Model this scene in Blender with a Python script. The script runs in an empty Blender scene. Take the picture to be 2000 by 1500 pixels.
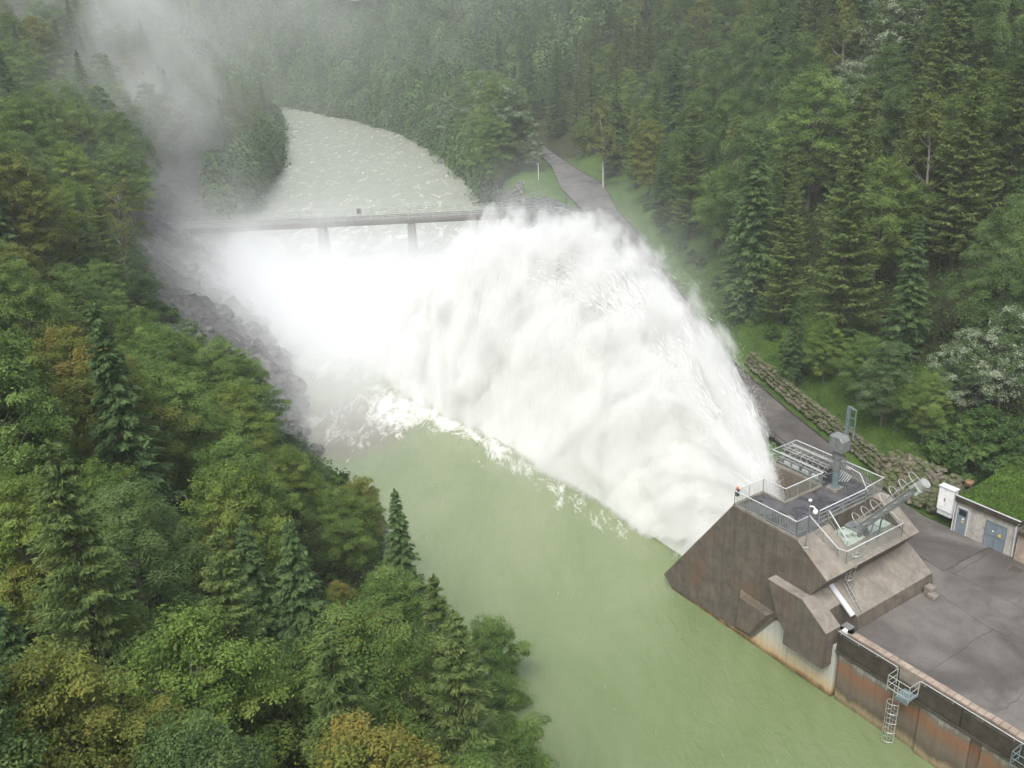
import bpy, bmesh, math, random
import numpy as np
from mathutils import Vector, Matrix, noise as mn
R = math.radians
C = bpy.context.scene.collection
SC = bpy.context.scene
random.seed(7); rng = np.random.default_rng(7)

# ------------------------------------------------------------------ camera
F = 1750.0; HOR = 30.0; ROLL = R(2.5); CH = 43.5
PITCH = math.atan((750 - HOR) / F)
c_, s_ = math.cos(PITCH), math.sin(PITCH)
FWD = np.array([0, c_, -s_]); UP0 = np.array([0, s_, c_]); R0 = np.array([1., 0, 0])
DN0 = -UP0; cr, sr = math.cos(ROLL), math.sin(ROLL)
RIGHT = cr * R0 + sr * DN0; DOWN = cr * DN0 - sr * R0
CAM = np.array([0, 0, CH])
cd = bpy.data.cameras.new('camera'); cam = bpy.data.objects.new('camera', cd); C.objects.link(cam)
cd.sensor_width = 36; cd.lens = F / 2000 * 36; cd.clip_start = 0.5; cd.clip_end = 4000
M = Matrix.Identity(4)
for i in range(3):
    M[i][0] = RIGHT[i]; M[i][1] = -DOWN[i]; M[i][2] = -FWD[i]; M[i][3] = CAM[i]
cam.matrix_world = M; SC.camera = cam

# ------------------------------------------------------------------ world, sun, exposure
w = bpy.data.worlds.new("World"); SC.world = w; w.use_nodes = True
nt = w.node_tree; nt.nodes.clear()
SUN_EL, SUN_AZ = R(58), R(200)      # azimuth clockwise from +Y
sky = nt.nodes.new('ShaderNodeTexSky'); sky.sky_type = 'NISHITA'; sky.sun_disc = False
sky.sun_elevation = SUN_EL; sky.sun_rotation = SUN_AZ; sky.air_density = 1.6; sky.dust_density = 6; sky.ozone_density = 1.0
hs = nt.nodes.new('ShaderNodeHueSaturation'); hs.inputs['Saturation'].default_value = 0.50
bg = nt.nodes.new('ShaderNodeBackground'); bg.inputs[1].default_value = 0.15
wo = nt.nodes.new('ShaderNodeOutputWorld')
nt.links.new(sky.outputs[0], hs.inputs['Color']); nt.links.new(hs.outputs[0], bg.inputs[0]); nt.links.new(bg.outputs[0], wo.inputs[0])
ld = bpy.data.lights.new('sun', 'SUN'); ld.energy = 1.25; ld.angle = R(25); ld.color = (1, .995, .985)
sun = bpy.data.objects.new('sun', ld); C.objects.link(sun)
sd = Vector((math.sin(SUN_AZ) * math.cos(SUN_EL), math.cos(SUN_AZ) * math.cos(SUN_EL), math.sin(SUN_EL)))
sun.rotation_euler = sd.to_track_quat('Z', 'Y').to_euler(); sun.location = (0, 0, 200)
SC.view_settings.view_transform = 'Standard'; SC.view_settings.look = 'None'
SC.view_settings.exposure = 0.77; SC.view_settings.gamma = 1
SC.cycles.max_bounces = 9; SC.cycles.diffuse_bounces = 3; SC.cycles.glossy_bounces = 2
SC.cycles.transmission_bounces = 3; SC.cycles.transparent_max_bounces = 6; SC.cycles.volume_bounces = 6
SC.cycles.use_denoising = True; SC.cycles.use_adaptive_sampling = True; SC.cycles.adaptive_threshold = 0.03
SC.cycles.volume_step_rate = 1.0; SC.cycles.volume_max_steps = 256

# ------------------------------------------------------------------ frames
def ray(x, y): return FWD * F + RIGHT * (x - 1000) + DOWN * (y - 750)
def at(x, y, z):
    d = ray(x, y); return CAM + d * ((z - CH) / d[2])
def pj(p):
    v = np.asarray(p, float) - CAM; z = v @ FWD
    return 1000 + F * (v @ RIGHT) / z, 750 + F * (v @ DOWN) / z, z
AZ = R(147.3)
VA = np.array([math.sin(AZ), math.cos(AZ), 0]); VB = np.array([math.sin(AZ - R(90)), math.cos(AZ - R(90)), 0])
OO = at(1611, 1357, 0)
THETA = math.atan2(VA[1], VA[0])
def W(a, b, z=0.): return OO + VA * a + VB * b + np.array([0, 0, z])
def toab(x, y):
    dx, dy = x - OO[0], y - OO[1]
    return dx * VA[0] + dy * VA[1], dx * VB[0] + dy * VB[1]

# ------------------------------------------------------------------ object helpers
def tag(o, label=None, cat=None, group=None, kind=None):
    if label: o['label'] = label
    if cat: o['category'] = cat
    if group: o['group'] = group
    if kind: o['kind'] = kind
    return o
def thing(name, label, cat, loc=(0, 0, 0), rz=0., group=None):
    o = bpy.data.objects.new(name, None); C.objects.link(o)
    o.location = loc; o.rotation_euler = (0, 0, rz); o.empty_display_size = .5
    return tag(o, label, cat, group)
def mobj(name, verts, faces, mat, parent=None, smooth=False):
    me = bpy.data.meshes.new(name); me.from_pydata([tuple(v) for v in verts], [], faces); me.update()
    if mat: me.materials.append(mat)
    if smooth: me.polygons.foreach_set('use_smooth', [True] * len(me.polygons))
    o = bpy.data.objects.new(name, me); C.objects.link(o)
    if parent: o.parent = parent
    return o
class MB:
    """collects boxes, prisms and tubes; build() links ONE mesh; off: subtracted from every point"""
    def __init__(s, off=(0, 0, 0)): s.v = []; s.f = []; s.off = np.array(off, float)
    def add(s, v, f):
        n = len(s.v); s.v += [np.asarray(p, float) - s.off for p in v]; s.f += [tuple(i + n for i in q) for q in f]; return s
    def box(s, x0, x1, y0, y1, z0, z1):
        v = [(x, y, z) for z in (z0, z1) for y in (y0, y1) for x in (x0, x1)]
        return s.add(v, [(0, 2, 3, 1), (4, 5, 7, 6), (0, 1, 5, 4), (2, 6, 7, 3), (0, 4, 6, 2), (1, 3, 7, 5)])
    def prism(s, prof, y0, y1):
        """profile of (x, z) extruded along y"""
        n = len(prof); v = [(x, y0, z) for x, z in prof] + [(x, y1, z) for x, z in prof]
        ar = sum(prof[i][0] * prof[(i + 1) % n][1] - prof[(i + 1) % n][0] * prof[i][1] for i in range(n))
        f = [tuple(range(n)), tuple(range(2 * n - 1, n - 1, -1))] + [(i, i + n, (i + 1) % n + n, (i + 1) % n) for i in range(n)]
        if ar < 0: f = [q[::-1] for q in f]
        return s.add(v, f)
    def slab(s, poly, z0, z1):
        n = len(poly); v = [(x, y, z0) for x, y in poly] + [(x, y, z1) for x, y in poly]
        ar = sum(poly[i][0] * poly[(i + 1) % n][1] - poly[(i + 1) % n][0] * poly[i][1] for i in range(n))
        f = [tuple(range(n - 1, -1, -1)), tuple(range(n, 2 * n))] + [(i, (i + 1) % n, (i + 1) % n + n, i + n) for i in range(n)]
        if ar < 0: f = [q[::-1] for q in f]
        return s.add(v, f)
    def tube(s, pts, r, n=6, r2=None):
        pts = [Vector(p) for p in pts]; m = len(pts); base = len(s.v)
        for i, p in enumerate(pts):
            t = (pts[min(i + 1, m - 1)] - pts[max(i - 1, 0)]).normalized()
            u = t.cross(Vector((0, 0, 1)) if abs(t.z) < .95 else Vector((1, 0, 0))).normalized(); v_ = t.cross(u)
            rr = r if r2 is None else r + (r2 - r) * i / (m - 1)
            for k in range(n):
                an = 2 * math.pi * (k + .5) / n
                q = p + (u * math.cos(an) + v_ * math.sin(an)) * rr; s.v.append(np.array(q) - s.off)
        for i in range(m - 1):
            for k in range(n):
                a = base + i * n + k; b = base + i * n + (k + 1) % n
                s.f.append((a, b, b + n, a + n))
        s.f.append(tuple(base + k for k in range(n - 1, -1, -1))); s.f.append(tuple(base + (m - 1) * n + k for k in range(n)))
        return s
    def build(s, name, mat, parent=None, smooth=False, bevel=0):
        o = mobj(name, s.v, s.f, mat, parent, smooth)
        if bevel:
            b = o.modifiers.new('bevel', 'BEVEL'); b.width = bevel; b.segments = 1; b.limit_method = 'ANGLE'; b.angle_limit = R(35)
        return o

# ------------------------------------------------------------------ materials
def newmat(name):
    m = bpy.data.materials.new(name); m.use_nodes = True; m.node_tree.nodes.clear(); return m
class G:
    def __init__(s, m): s.t = m.node_tree; s.m = m
    def n(s, typ, **kw):
        o = s.t.nodes.new(typ)
        for k, v in kw.items(): setattr(o, k, v)
        return o
    def put(s, sock, v):
        if isinstance(v, (int, float)): sock.default_value = v
        elif isinstance(v, (tuple, list)):
            d = sock.default_value
            sock.default_value = tuple(v) if len(v) == len(d) else tuple(v) + (1,)
        elif v is not None: s.t.links.new(v, sock)
    def math(s, op, a, b=None, c=None, clamp=False):
        o = s.n('ShaderNodeMath', operation=op, use_clamp=clamp)
        s.put(o.inputs[0], a); s.put(o.inputs[1], b)
        if c is not None: s.put(o.inputs[2], c)
        return o.outputs[0]
    def vmath(s, op, a, b=None):
        o = s.n('ShaderNodeVectorMath', operation=op); s.put(o.inputs[0], a)
        if b is not None: s.put(o.inputs[1], b)
        return o.outputs['Value'] if op in ('LENGTH', 'DOT_PRODUCT', 'DISTANCE') else o.outputs[0]
    def noise(s, vec, scale, detail=4, rough=.55, dist=0., dim='3D'):
        o = s.n('ShaderNodeTexNoise'); s.put(o.inputs['Vector'], vec); o.inputs['Scale'].default_value = scale
        o.inputs['Detail'].default_value = detail; o.inputs['Roughness'].default_value = rough; o.inputs['Distortion'].default_value = dist
        return o.outputs[0]
    def mapr(s, v, a, b, c=0., d=1., smooth=False):
        o = s.n('ShaderNodeMapRange'); o.interpolation_type = 'SMOOTHSTEP' if smooth else 'LINEAR'; o.clamp = True
        s.put(o.inputs[0], v)
        for i, x in enumerate((a, b, c, d)): s.put(o.inputs[i + 1], x)
        return o.outputs[0]
    def mix(s, f, a, b, blend='MIX'):
        o = s.n('ShaderNodeMix', data_type='RGBA', blend_type=blend); s.put(o.inputs[0], f); s.put(o.inputs[6], a); s.put(o.inputs[7], b)
        return o.outputs[2]
    def mapping(s, vec, scale=(1, 1, 1), loc=(0, 0, 0), rot=(0, 0, 0)):
        o = s.n('ShaderNodeMapping'); s.put(o.inputs[0], vec); o.inputs['Scale'].default_value = scale; o.inputs['Location'].default_value = loc
        o.inputs['Rotation'].default_value = rot; return o.outputs[0]
    def obj(s): return s.n('ShaderNodeTexCoord').outputs['Object']
    def pos(s): return s.n('ShaderNodeNewGeometry').outputs['Position']
    def sep(s, v): return s.n('ShaderNodeSeparateXYZ') if v is None else s._sep(v)
    def _sep(s, v):
        o = s.n('ShaderNodeSeparateXYZ'); s.put(o.inputs[0], v); return o.outputs
    def comb(s, x, y, z):
        o = s.n('ShaderNodeCombineXYZ'); s.put(o.inputs[0], x); s.put(o.inputs[1], y); s.put(o.inputs[2], z); return o.outputs[0]
    def attr(s, name): return s.n('ShaderNodeAttribute', attribute_name=name).outputs
    def ramp(s, f, stops):
        o = s.n('ShaderNodeValToRGB'); s.put(o.inputs[0], f); e = o.color_ramp.elements
        while len(e) < len(stops): e.new(.5)
        for el, (p, col) in zip(e, stops): el.position = p; el.color = tuple(col) + (1,) if len(col) == 3 else col
        return o.outputs[0]
    def bsdf(s, color, rough=.7, metal=0., spec=.5, bump=None, bstr=.3, bdist=.05):
        o = s.n('ShaderNodeBsdfPrincipled'); s.put(o.inputs['Base Color'], color); s.put(o.inputs['Roughness'], rough)
        s.put(o.inputs['Metallic'], metal); s.put(o.inputs['Specular IOR Level'], spec)
        if bump is not None:
            b = s.n('ShaderNodeBump'); b.inputs['Strength'].default_value = bstr; b.inputs['Distance'].default_value = bdist
            s.put(b.inputs['Height'], bump); s.t.links.new(b.outputs[0], o.inputs['Normal'])
        return o
    def out(s, surf=None, vol=None):
        o = s.n('ShaderNodeOutputMaterial')
        if surf is not None: s.t.links.new(surf if not hasattr(surf, 'outputs') else surf.outputs[0], o.inputs['Surface'])
        if vol is not None: s.t.links.new(vol if not hasattr(vol, 'outputs') else vol.outputs[0], o.inputs['Volume'])

def m_simple(name, col, rough=.5, metal=0., var=.12, scale=3.):
    m = newmat(name); g = G(m); p = g.pos(); n = g.noise(p, scale, 5)
    c = g.mix(g.mapr(n, .3, .7), tuple(x * (1 - var) for x in col), tuple(min(1, x * (1 + var)) for x in col))
    n2 = g.noise(p, scale * 9, 3)
    g.out(g.bsdf(c, rough, metal, bump=n2, bstr=.1, bdist=.01)); return m
def m_concrete(name, base, streak=.6, warm=(.30, .20, .12), form=1.2, dark=.5, spec=.3):
    """board-formed weathered concrete: blotches, vertical runs, form lines"""
    m = newmat(name); g = G(m); p = g.obj()
    big = g.noise(p, .35, 5, .6, .4); med = g.noise(p, 1.1, 8, .72, .5); fine = g.noise(p, 14, 4, .7)
    run = g.noise(g.mapping(p, (1.6, 1.6, .10)), 1.6, 5, .7)
    run2 = g.noise(g.mapping(p, (6, 6, .18)), 1.2, 4, .7)
    c = g.mix(g.mapr(med, .32, .68), tuple(x * .62 for x in base), tuple(x * 1.38 for x in base))
    c = g.mix(g.math('MULTIPLY', g.mapr(run, .46, .66), streak), c, tuple(x * dark for x in base))
    c = g.mix(g.math('MULTIPLY', g.mapr(run2, .5, .75), streak * .6), c, tuple(x * 1.35 for x in base))
    c = g.mix(g.math('MULTIPLY', g.mapr(big, .52, .68), .55), c, warm)
    c = g.mix(g.math('MULTIPLY', g.mapr(fine, .3, .8), .35), c, tuple(x * .6 for x in base))
    z = g._sep(p)[2]
    ln = g.math('ABSOLUTE', g.math('SUBTRACT', g.math('FRACT', g.math('MULTIPLY', z, form)), .5))
    lv = g.math('ABSOLUTE', g.math('SUBTRACT', g.math('FRACT', g.math('MULTIPLY', g._sep(p)[0], form * .35)), .5)); lm = g.math('MAXIMUM', g.mapr(ln, .0, .03, 1., 0.), g.mapr(lv, .0, .010, 1., 0.)) if form else g.mapr(ln, .6, .7, 0., 0.)
    c = g.mix(g.math('MULTIPLY', lm, .42), c, tuple(x * .5 for x in base))
    chip = g.math('MULTIPLY', g.mapr(g.noise(p, 3.3, 5, .75), .62, .68), g.mapr(ln, 0, .12, 1., 0.)) if form else 0.
    c = g.mix(g.math('MULTIPLY', chip, .8) if form else 0., c, (.34, .31, .27))
    h = g.math('ADD', g.math('MULTIPLY', fine, .5), g.math('MULTIPLY', lm, -.6))
    g.out(g.bsdf(c, g.mapr(big, .3, .7, .55, .9), 0, spec, h, .35, .03)); return m

MAT = {}
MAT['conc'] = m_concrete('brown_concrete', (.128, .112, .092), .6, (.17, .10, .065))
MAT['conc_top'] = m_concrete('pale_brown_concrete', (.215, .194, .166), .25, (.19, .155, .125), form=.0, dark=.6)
MAT['metal'] = m_simple('galvanised_steel', (.50, .52, .50), .42, .6, .15)
MAT['rail'] = m_simple('greenish_painted_rail', (.30, .34, .30), .5, .3)
MAT['palegrey'] = m_simple('pale_grey_paint', (.50, .52, .54), .5, .0, .06)
MAT['stack'] = m_simple('dull_galvanised_steel', (.36, .37, .35), .5, .3, .2)
MAT['white'] = m_simple('white_paint', (.75, .76, .76), .5)
MAT['hyd'] = m_simple('blue_grey_steel', (.15, .20, .215), .45, .2, .2, 4)
MAT['hydgrey'] = m_simple('grey_steel', (.20, .21, .21), .5, .3, .25, 4)
MAT['green_steel'] = m_simple('grey_green_paint', (.33, .38, .33), .5, .1, .2, 3)
MAT['dark_steel'] = m_simple('dark_steel', (.05, .055, .06), .5, .4)
MAT['door'] = m_simple('blue_grey_door_paint', (.16, .20, .235), .5, .0, .12)
MAT['glass'] = m_simple('dark_window_glass', (.02, .025, .03), .12, .0)
MAT['orange'] = m_simple('orange_lens', (.7, .12, .02), .3)
MAT['pink'] = m_simple('pinkish_timber', (.55, .38, .36), .7)
MAT['bark'] = m_simple('bark', (.055, .042, .032), .9, 0, .3, 6)
MAT['bark_grey'] = m_simple('grey_bark', (.13, .12, .10), .9, 0, .3, 6)
MAT['birch'] = m_simple('birch_bark', (.36, .35, .31), .8, 0, .25, 5)
MAT['yellow'] = m_simple('yellow_sign', (.6, .42, .04), .5)

def m_asphalt():
    m = newmat('wet_asphalt'); g = G(m); p = g.obj()
    big = g.noise(p, .16, 6, .62, .8); med = g.noise(p, .9, 6, .65, .5); fine = g.noise(p, 25, 3, .7)
    c = g.mix(g.mapr(big, .38, .62), (.056, .051, .047), (.132, .122, .112))
    c = g.mix(g.math('MULTIPLY', g.mapr(med, .45, .7), .5), c, (.052, .046, .043))
    c = g.mix(g.math('MULTIPLY', g.mapr(fine, .45, .8), .4), c, (.22, .21, .20))
    rgh = g.mapr(g.noise(p, .25, 4, .6, .3), .4, .6, .38, .7)
    g.out(g.bsdf(c, rgh, 0, .4, fine, .12, .01)); return m
MAT['asphalt'] = m_asphalt()
def m_deck():
    m = newmat('wet_dark_deck'); g = G(m); p = g.obj()
    n = g.noise(p, .7, 6, .6, .6); f = g.noise(p, 20, 3)
    c = g.mix(g.mapr(n, .4, .62), (.036, .034, .037), (.095, .092, .098))
    s = g._sep(p); j = g.math('ABSOLUTE', g.math('SUBTRACT', g.math('FRACT', g.math('MULTIPLY', s[0], .8)), .5))
    k = g.math('ABSOLUTE', g.math('SUBTRACT', g.math('FRACT', g.math('MULTIPLY', s[1], .45)), .5))
    ln = g.mapr(g.math('MINIMUM', j, k), 0, .02, 1, 0)
    c = g.mix(g.math('MULTIPLY', ln, .7), c, (.02, .02, .022))
    g.out(g.bsdf(c, g.mapr(n, .35, .6, .12, .45), 0, .5, f, .1, .01)); return m
MAT['deck'] = m_deck()
def m_quaywall(name, rust=1.):
    """old wall panel: grey-green head, rust-orange runs, blackened and cream crust near the water"""
    m = newmat(name); g = G(m); p = g.obj(); z = g._sep(p)[2]
    w1 = g.noise(g.mapping(p, (1.2, 1.2, .25)), 1.0, 6, .7); run = g.noise(g.mapping(p, (5, 5, .12)), 1.5, 5, .7)
    zz = g.math('ADD', z, g.math('MULTIPLY', g.math('SUBTRACT', w1, .5), 1.6))
    c = g.ramp(g.mapr(zz, -.2, 4.0), [(0, (.10, .085, .05)), (.14, (.30, .24, .14)), (.25, (.10, .085, .06)), (.42, (.15, .125, .10)),
                                       (.58, (.18, .12, .08)), (.72, (.235, .112, .06)), (.84, (.17, .15, .12)), (.92, (.34, .35, .31)), (1, (.16, .17, .14))])
    c = g.mix(g.math('MULTIPLY', g.mapr(run, .5, .68), .6), c, (.10, .07, .05))
    c = g.mix(g.math('MULTIPLY', g.mapr(g.noise(p, 2.2, 6, .7), .55, .68), .55), c, (.20, .17, .13))
    fn = g.noise(p, 12, 4, .7)
    g.out(g.bsdf(c, .75, 0, .3, fn, .4, .03)); return m
MAT['quay'] = m_quaywall('rust_streaked_concrete')
def m_cream():
    m = newmat('cream_crusted_concrete'); g = G(m); p = g.obj(); z = g._sep(p)[2]
    w1 = g.noise(p, 1.3, 6, .7); run = g.noise(g.mapping(p, (4, 4, .15)), 1.3, 5, .7)
    zz = g.math('ADD', z, g.math('MULTIPLY', g.math('SUBTRACT', w1, .5), 1.1))
    c = g.ramp(g.mapr(zz, -.1, 2.4), [(0, (.05, .035, .02)), (.1, (.20, .12, .05)), (.25, (.48, .36, .21)), (.45, (.50, .44, .32)), (.65, (.47, .46, .40)), (1, (.44, .45, .42))])
    s = g._sep(p); lx = g.math('ABSOLUTE', g.math('SUBTRACT', g.math('FRACT', g.math('MULTIPLY', s[0], .55)), .5)); lz = g.math('ABSOLUTE', g.math('SUBTRACT', g.math('FRACT', g.math('MULTIPLY', z, 1.7)), .5))
    c = g.mix(g.math('MULTIPLY', g.mapr(g.math('MINIMUM', lx, lz), 0, .03, 1, 0), .35), c, (.2, .2, .18))
    c = g.mix(g.math('MULTIPLY', g.mapr(run, .5, .7), .45), c, (.24, .22, .18))
    g.out(g.bsdf(c, .8, 0, .3, g.noise(p, 10, 4, .7), .3, .02)); return m
MAT['cream'] = m_cream()
def m_parapet():
    m = newmat('mossy_dark_parapet'); g = G(m); p = g.obj(); n = g.noise(p, 1.2, 6, .7); f = g.noise(p, 18, 4, .8)
    c = g.mix(g.mapr(n, .4, .7), (.030, .026, .019), (.075, .065, .048)); c = g.mix(g.math('MULTIPLY', g.mapr(f, .55, .7), .4), c, (.14, .12, .09))
    g.out(g.bsdf(c, .8, 0, .3, f, .5, .03)); return m
MAT['parapet'] = m_parapet()
def m_stone(name='mossy_stone', a=(.045, .038, .028), b=(.20, .175, .135), moss=(.05, .075, .018)):
    m = newmat(name); g = G(m); p = g.pos(); n = g.noise(p, .9, 6, .7); f = g.noise(p, 4, 7, .75)
    c = g.mix(g.mapr(f, .35, .65), a, b); c = g.mix(g.math('MULTIPLY', g.mapr(n, .42, .56), .8), c, moss)
    g.out(g.bsdf(c, .85, 0, .3, f, .6, .08)); return m
MAT['stone'] = m_stone()
MAT['greyrock'] = m_stone('grey_rock', (.07, .07, .068), (.17, .17, .165), (.10, .10, .095))
def m_shedwall():
    return m_concrete('pale_stained_concrete', (.40, .385, .35), .7, (.26, .22, .15), 1.1, .5)
MAT['shed'] = m_shedwall()
MAT['sill'] = m_concrete('pinkish_kerb_stone', (.30, .245, .20), .3, (.2, .15, .11), 0, .6)
def m_grass(name, a=(.035, .085, .010), b=(.085, .155, .022)):
    m = newmat(name); g = G(m); p = g.pos(); n = g.noise(p, .6, 5, .6); f = g.noise(p, 9, 4, .7)
    c = g.mix(g.mapr(n, .35, .65), a, b); c = g.mix(g.math('MULTIPLY', g.mapr(f, .45, .7), .5), c, (.12, .17, .03))
    g.out(g.bsdf(c, .9, 0, .2, f, .8, .15)); return m
MAT['grass'] = m_grass('lawn_grass')

# ------------------------------------------------------------------ terrain
def _abw(l): return [tuple(W(a, b)[:2]) for a, b in l]
LB = _abw([(95, -26), (40, -24), (10, -23), (-15, -21)]) + [(-12, 73), (-19, 83), (-24.5, 92), (-26.5, 104), (-32, 119), (-43, 144), (-57, 178), (-64, 207), (-67, 240),
      (-75, 300), (-96, 400), (-136, 552), (-230, 660), (-330, 740)]
RB = _abw([(95, 4), (0, 4), (-13, 4), (-16, 11)]) + [(20, 92), (15, 130), (8, 170), (4, 205), (-3, 224), (-6, 250), (-21, 319), (-37, 375), (-68, 445), (-123, 541), (-210, 620), (-310, 700)]
TOE = _abw([(95, 30), (30, 28), (4, 27.5), (-5, 24.5)]) + [(33.5, 67), (32.2, 75), (30.3, 85), (28.2, 96), (27, 112), (25.3, 140), (23.6, 170), (24.5, 200), (20, 225), (15, 262), (12, 300), (4, 345), (-14, 395), (-40, 440),
      (-85, 505), (-120, 565), (-205, 640), (-300, 715)]
def sdist(X, Y, line):
    """distance to a polyline ordered along the river; positive to its left-hand side seen upstream->far"""
    best = np.full(X.shape, 1e9); sg = np.zeros(X.shape)
    for (x0, y0), (x1, y1) in zip(line[:-1], line[1:]):
        dx, dy = x1 - x0, y1 - y0; L2 = dx * dx + dy * dy
        t = np.clip(((X - x0) * dx + (Y - y0) * dy) / L2, 0, 1)
        d = np.hypot(X - x0 - t * dx, Y - y0 - t * dy)
        cr_ = dx * (Y - y0) - dy * (X - x0)
        m = d < best - 1e-6; best = np.where(m, d, best); sg = np.where(m, np.sign(cr_), sg)
    return best * sg
def fbm(X, Y, sc, seed=0.):
    out = np.zeros(X.shape); a = 1.
    for k in range(4):
        ang = 1.3 * k + seed
        x = (X * math.cos(ang) - Y * math.sin(ang)) * sc * 2 ** k + seed * 7; y = (X * math.sin(ang) + Y * math.cos(ang)) * sc * 2 ** k
        out += a * (np.sin(x + 1.7 * np.sin(y * .7 + k)) * np.cos(y * 1.1 + 1.3 * np.sin(x * .6))); a *= .5
    return out / 1.9
def sm(x, a, b):
    t = np.clip((x - a) / (b - a), 0, 1); return t * t * (3 - 2 * t)
def terrain(X, Y):
    dl = sdist(X, Y, LB); dr = -sdist(X, Y, RB); dt = -sdist(X, Y, TOE)
    n = fbm(X, Y, .09); n2 = fbm(X, Y, .35, 2.)
    rocky = sm(Y, 84, 100) * (1 - sm(Y, 300, 360))
    d = np.maximum(dl, 0)
    s1 = .36 + .34 * rocky
    hl = 2.8 * (1 - np.exp(-d / 1.5)) + s1 * np.minimum(d, 15) + .78 * np.maximum(d - 15, 0) + n * np.minimum(d * .12, 2.2) + n2 * np.minimum(d * .1, .5) * (1 + rocky)
    ry = np.maximum(dr, 0)
    pl = 4.3 + (8.0 - 4.3) * sm(Y, 78, 165)
    hr = pl * (1 - np.exp(-ry / (1.6 + 5 * sm(Y, 225, 330))))
    far = sm(Y, 300, 420)
    hr = hr + far * .25 * np.minimum(ry, 12)
    t = np.maximum(dt, 0)
    wall = 1.3 * (1 - sm(Y, 98, 118)) * sm(t, .0, 1.2)
    slope = (.42 * np.minimum(t, 7) + .74 * np.maximum(t - 7, 0))
    hr = hr + wall + slope + n * np.minimum(t * .12, 2.2)
    h = np.where(dl > 0, hl, np.where(dr > 0, hr, -2.5))
    both = (dl > 0) & (dr > 0); h = np.where(both, np.maximum(hl, hr), h)
    a_, b_ = toab(X, Y); h = np.where((a_ > -3.4) & (a_ < 17) & (b_ > 17.5) & (b_ < 27.5), np.minimum(h, 4.4), h)
    h = np.where(h > 70, 70 + (h - 70) * .5, h)
    return h, dl, dr, dt
def hz(x, y):
    return float(terrain(np.array([float(x)]), np.array([float(y)]))[0][0])

gx = np.concatenate([np.arange(-420, -120, 5.), np.arange(-120, 90, 1.25), np.arange(90, 210, 5.)])
gy = np.concatenate([np.arange(-60, 20, 3.), np.arange(20, 260, 1.25), np.arange(260, 600, 2.5), np.arange(600, 900, 6.)])
GX, GY = np.meshgrid(gx, gy); H_, DL, DR, DT = terrain(GX, GY)
def grid_mesh(name, X, Y, Z, mat, attrs=None):
    ny, nx = X.shape; me = bpy.data.meshes.new(name)
    co = np.stack([X, Y, Z], -1).reshape(-1, 3).astype(np.float32)
    idx = np.arange(nx * ny).reshape(ny, nx)
    q = np.stack([idx[:-1, :-1], idx[:-1, 1:], idx[1:, 1:], idx[1:, :-1]], -1).reshape(-1, 4)
    return raw_mesh(name, co, q, mat, attrs, True)
def raw_mesh(name, co, q, mat, attrs=None, smooth=False, parent=None):
    me = bpy.data.meshes.new(name); k = q.shape[1]
    me.vertices.add(len(co)); me.vertices.foreach_set('co', co.astype(np.float32).ravel())
    me.loops.add(q.size); me.loops.foreach_set('vertex_index', q.astype(np.int32).ravel())
    me.polygons.add(len(q)); me.polygons.foreach_set('loop_start', (np.arange(len(q)) * k).astype(np.int32))
    me.polygons.foreach_set('loop_total', np.full(len(q), k, np.int32))
    if smooth: me.polygons.foreach_set('use_smooth', np.ones(len(q), bool))
    me.update(calc_edges=True)
    for nm, v in (attrs or {}).items():
        a = me.attributes.new(nm, 'FLOAT', 'POINT'); a.data.foreach_set('value', np.asarray(v, np.float32).ravel())
    if mat: me.materials.append(mat)
    o = bpy.data.objects.new(name, me); C.objects.link(o)
    if parent: o.parent = parent
    return o
rock = sm(GY, 82, 95) * (1 - sm(GY, 300, 360)) * (1 - sm(DL + fbm(GX, GY, .2) * 3, 11, 17)) * (DL > -3)
rock = np.maximum(rock, (DL > -3) * (1 - sm(DL, .8, 2.2)) * .9); rock = np.maximum(rock, (DR > -3) * (1 - sm(DR, .8, 2.5)) * (DT < 0) * (1 - sm(GY, 225, 260)))
grassm = (DR > 1.5) * (1 - sm(DT + fbm(GX, GY, .12) * 2.5, 6 - 4 * sm(GY, 190, 220), 12 - 6 * sm(GY, 190, 220))) * (GY < 240)
HD = H_ + rock * (DL > 0) * (np.abs(fbm(GX, GY, .55, 4.)) * 2.2 + np.abs(fbm(GX, GY, 1.3, 6.)) * .9 - .8)
def m_ground():
    m = newmat('forest_ground'); g = G(m); p = g.pos()
    n = g.noise(p, .5, 5, .6); f = g.noise(p, 5, 5, .7); rk = g.attr('rock')['Fac']; gr = g.attr('grass')['Fac']
    c = g.mix(g.mapr(n, .35, .65), (.022, .026, .010), (.035, .050, .012)); c = g.mix(g.math('MULTIPLY', g.mapr(f, .5, .75), .4), c, (.06, .045, .02))
    gc = g.mix(g.mapr(n, .35, .65), (.030, .075, .010), (.070, .135, .020)); gc = g.mix(g.math('MULTIPLY', g.mapr(f, .45, .7), .45), gc, (.11, .16, .03))
    c = g.mix(g.mapr(g.math('ADD', gr, g.math('MULTIPLY', g.math('SUBTRACT', f, .5), .5)), .35, .65), c, gc)
    rr = g.noise(g.mapping(p, (1, 1, 2.2)), .9, 6, .7, .8)
    rc = g.mix(g.mapr(rr, .35, .65), (.036, .036, .034), (.150, .150, .144)); rc = g.mix(g.math('MULTIPLY', g.mapr(f, .5, .7), .4), rc, (.23, .235, .23))
    c = g.mix(g.mapr(g.math('ADD', rk, g.math('MULTIPLY', g.math('SUBTRACT', f, .5), .4)), .4, .6), c, rc)
    g.out(g.bsdf(c, .85, 0, .3, g.math('ADD', f, rr), .9, .35)); return m
terr = tag(grid_mesh('ground', GX, GY, HD, m_ground(), {'rock': rock, 'grass': grassm}), 'valley floor and steep wooded slopes on both sides of the river', 'ground', kind='structure')

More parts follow.
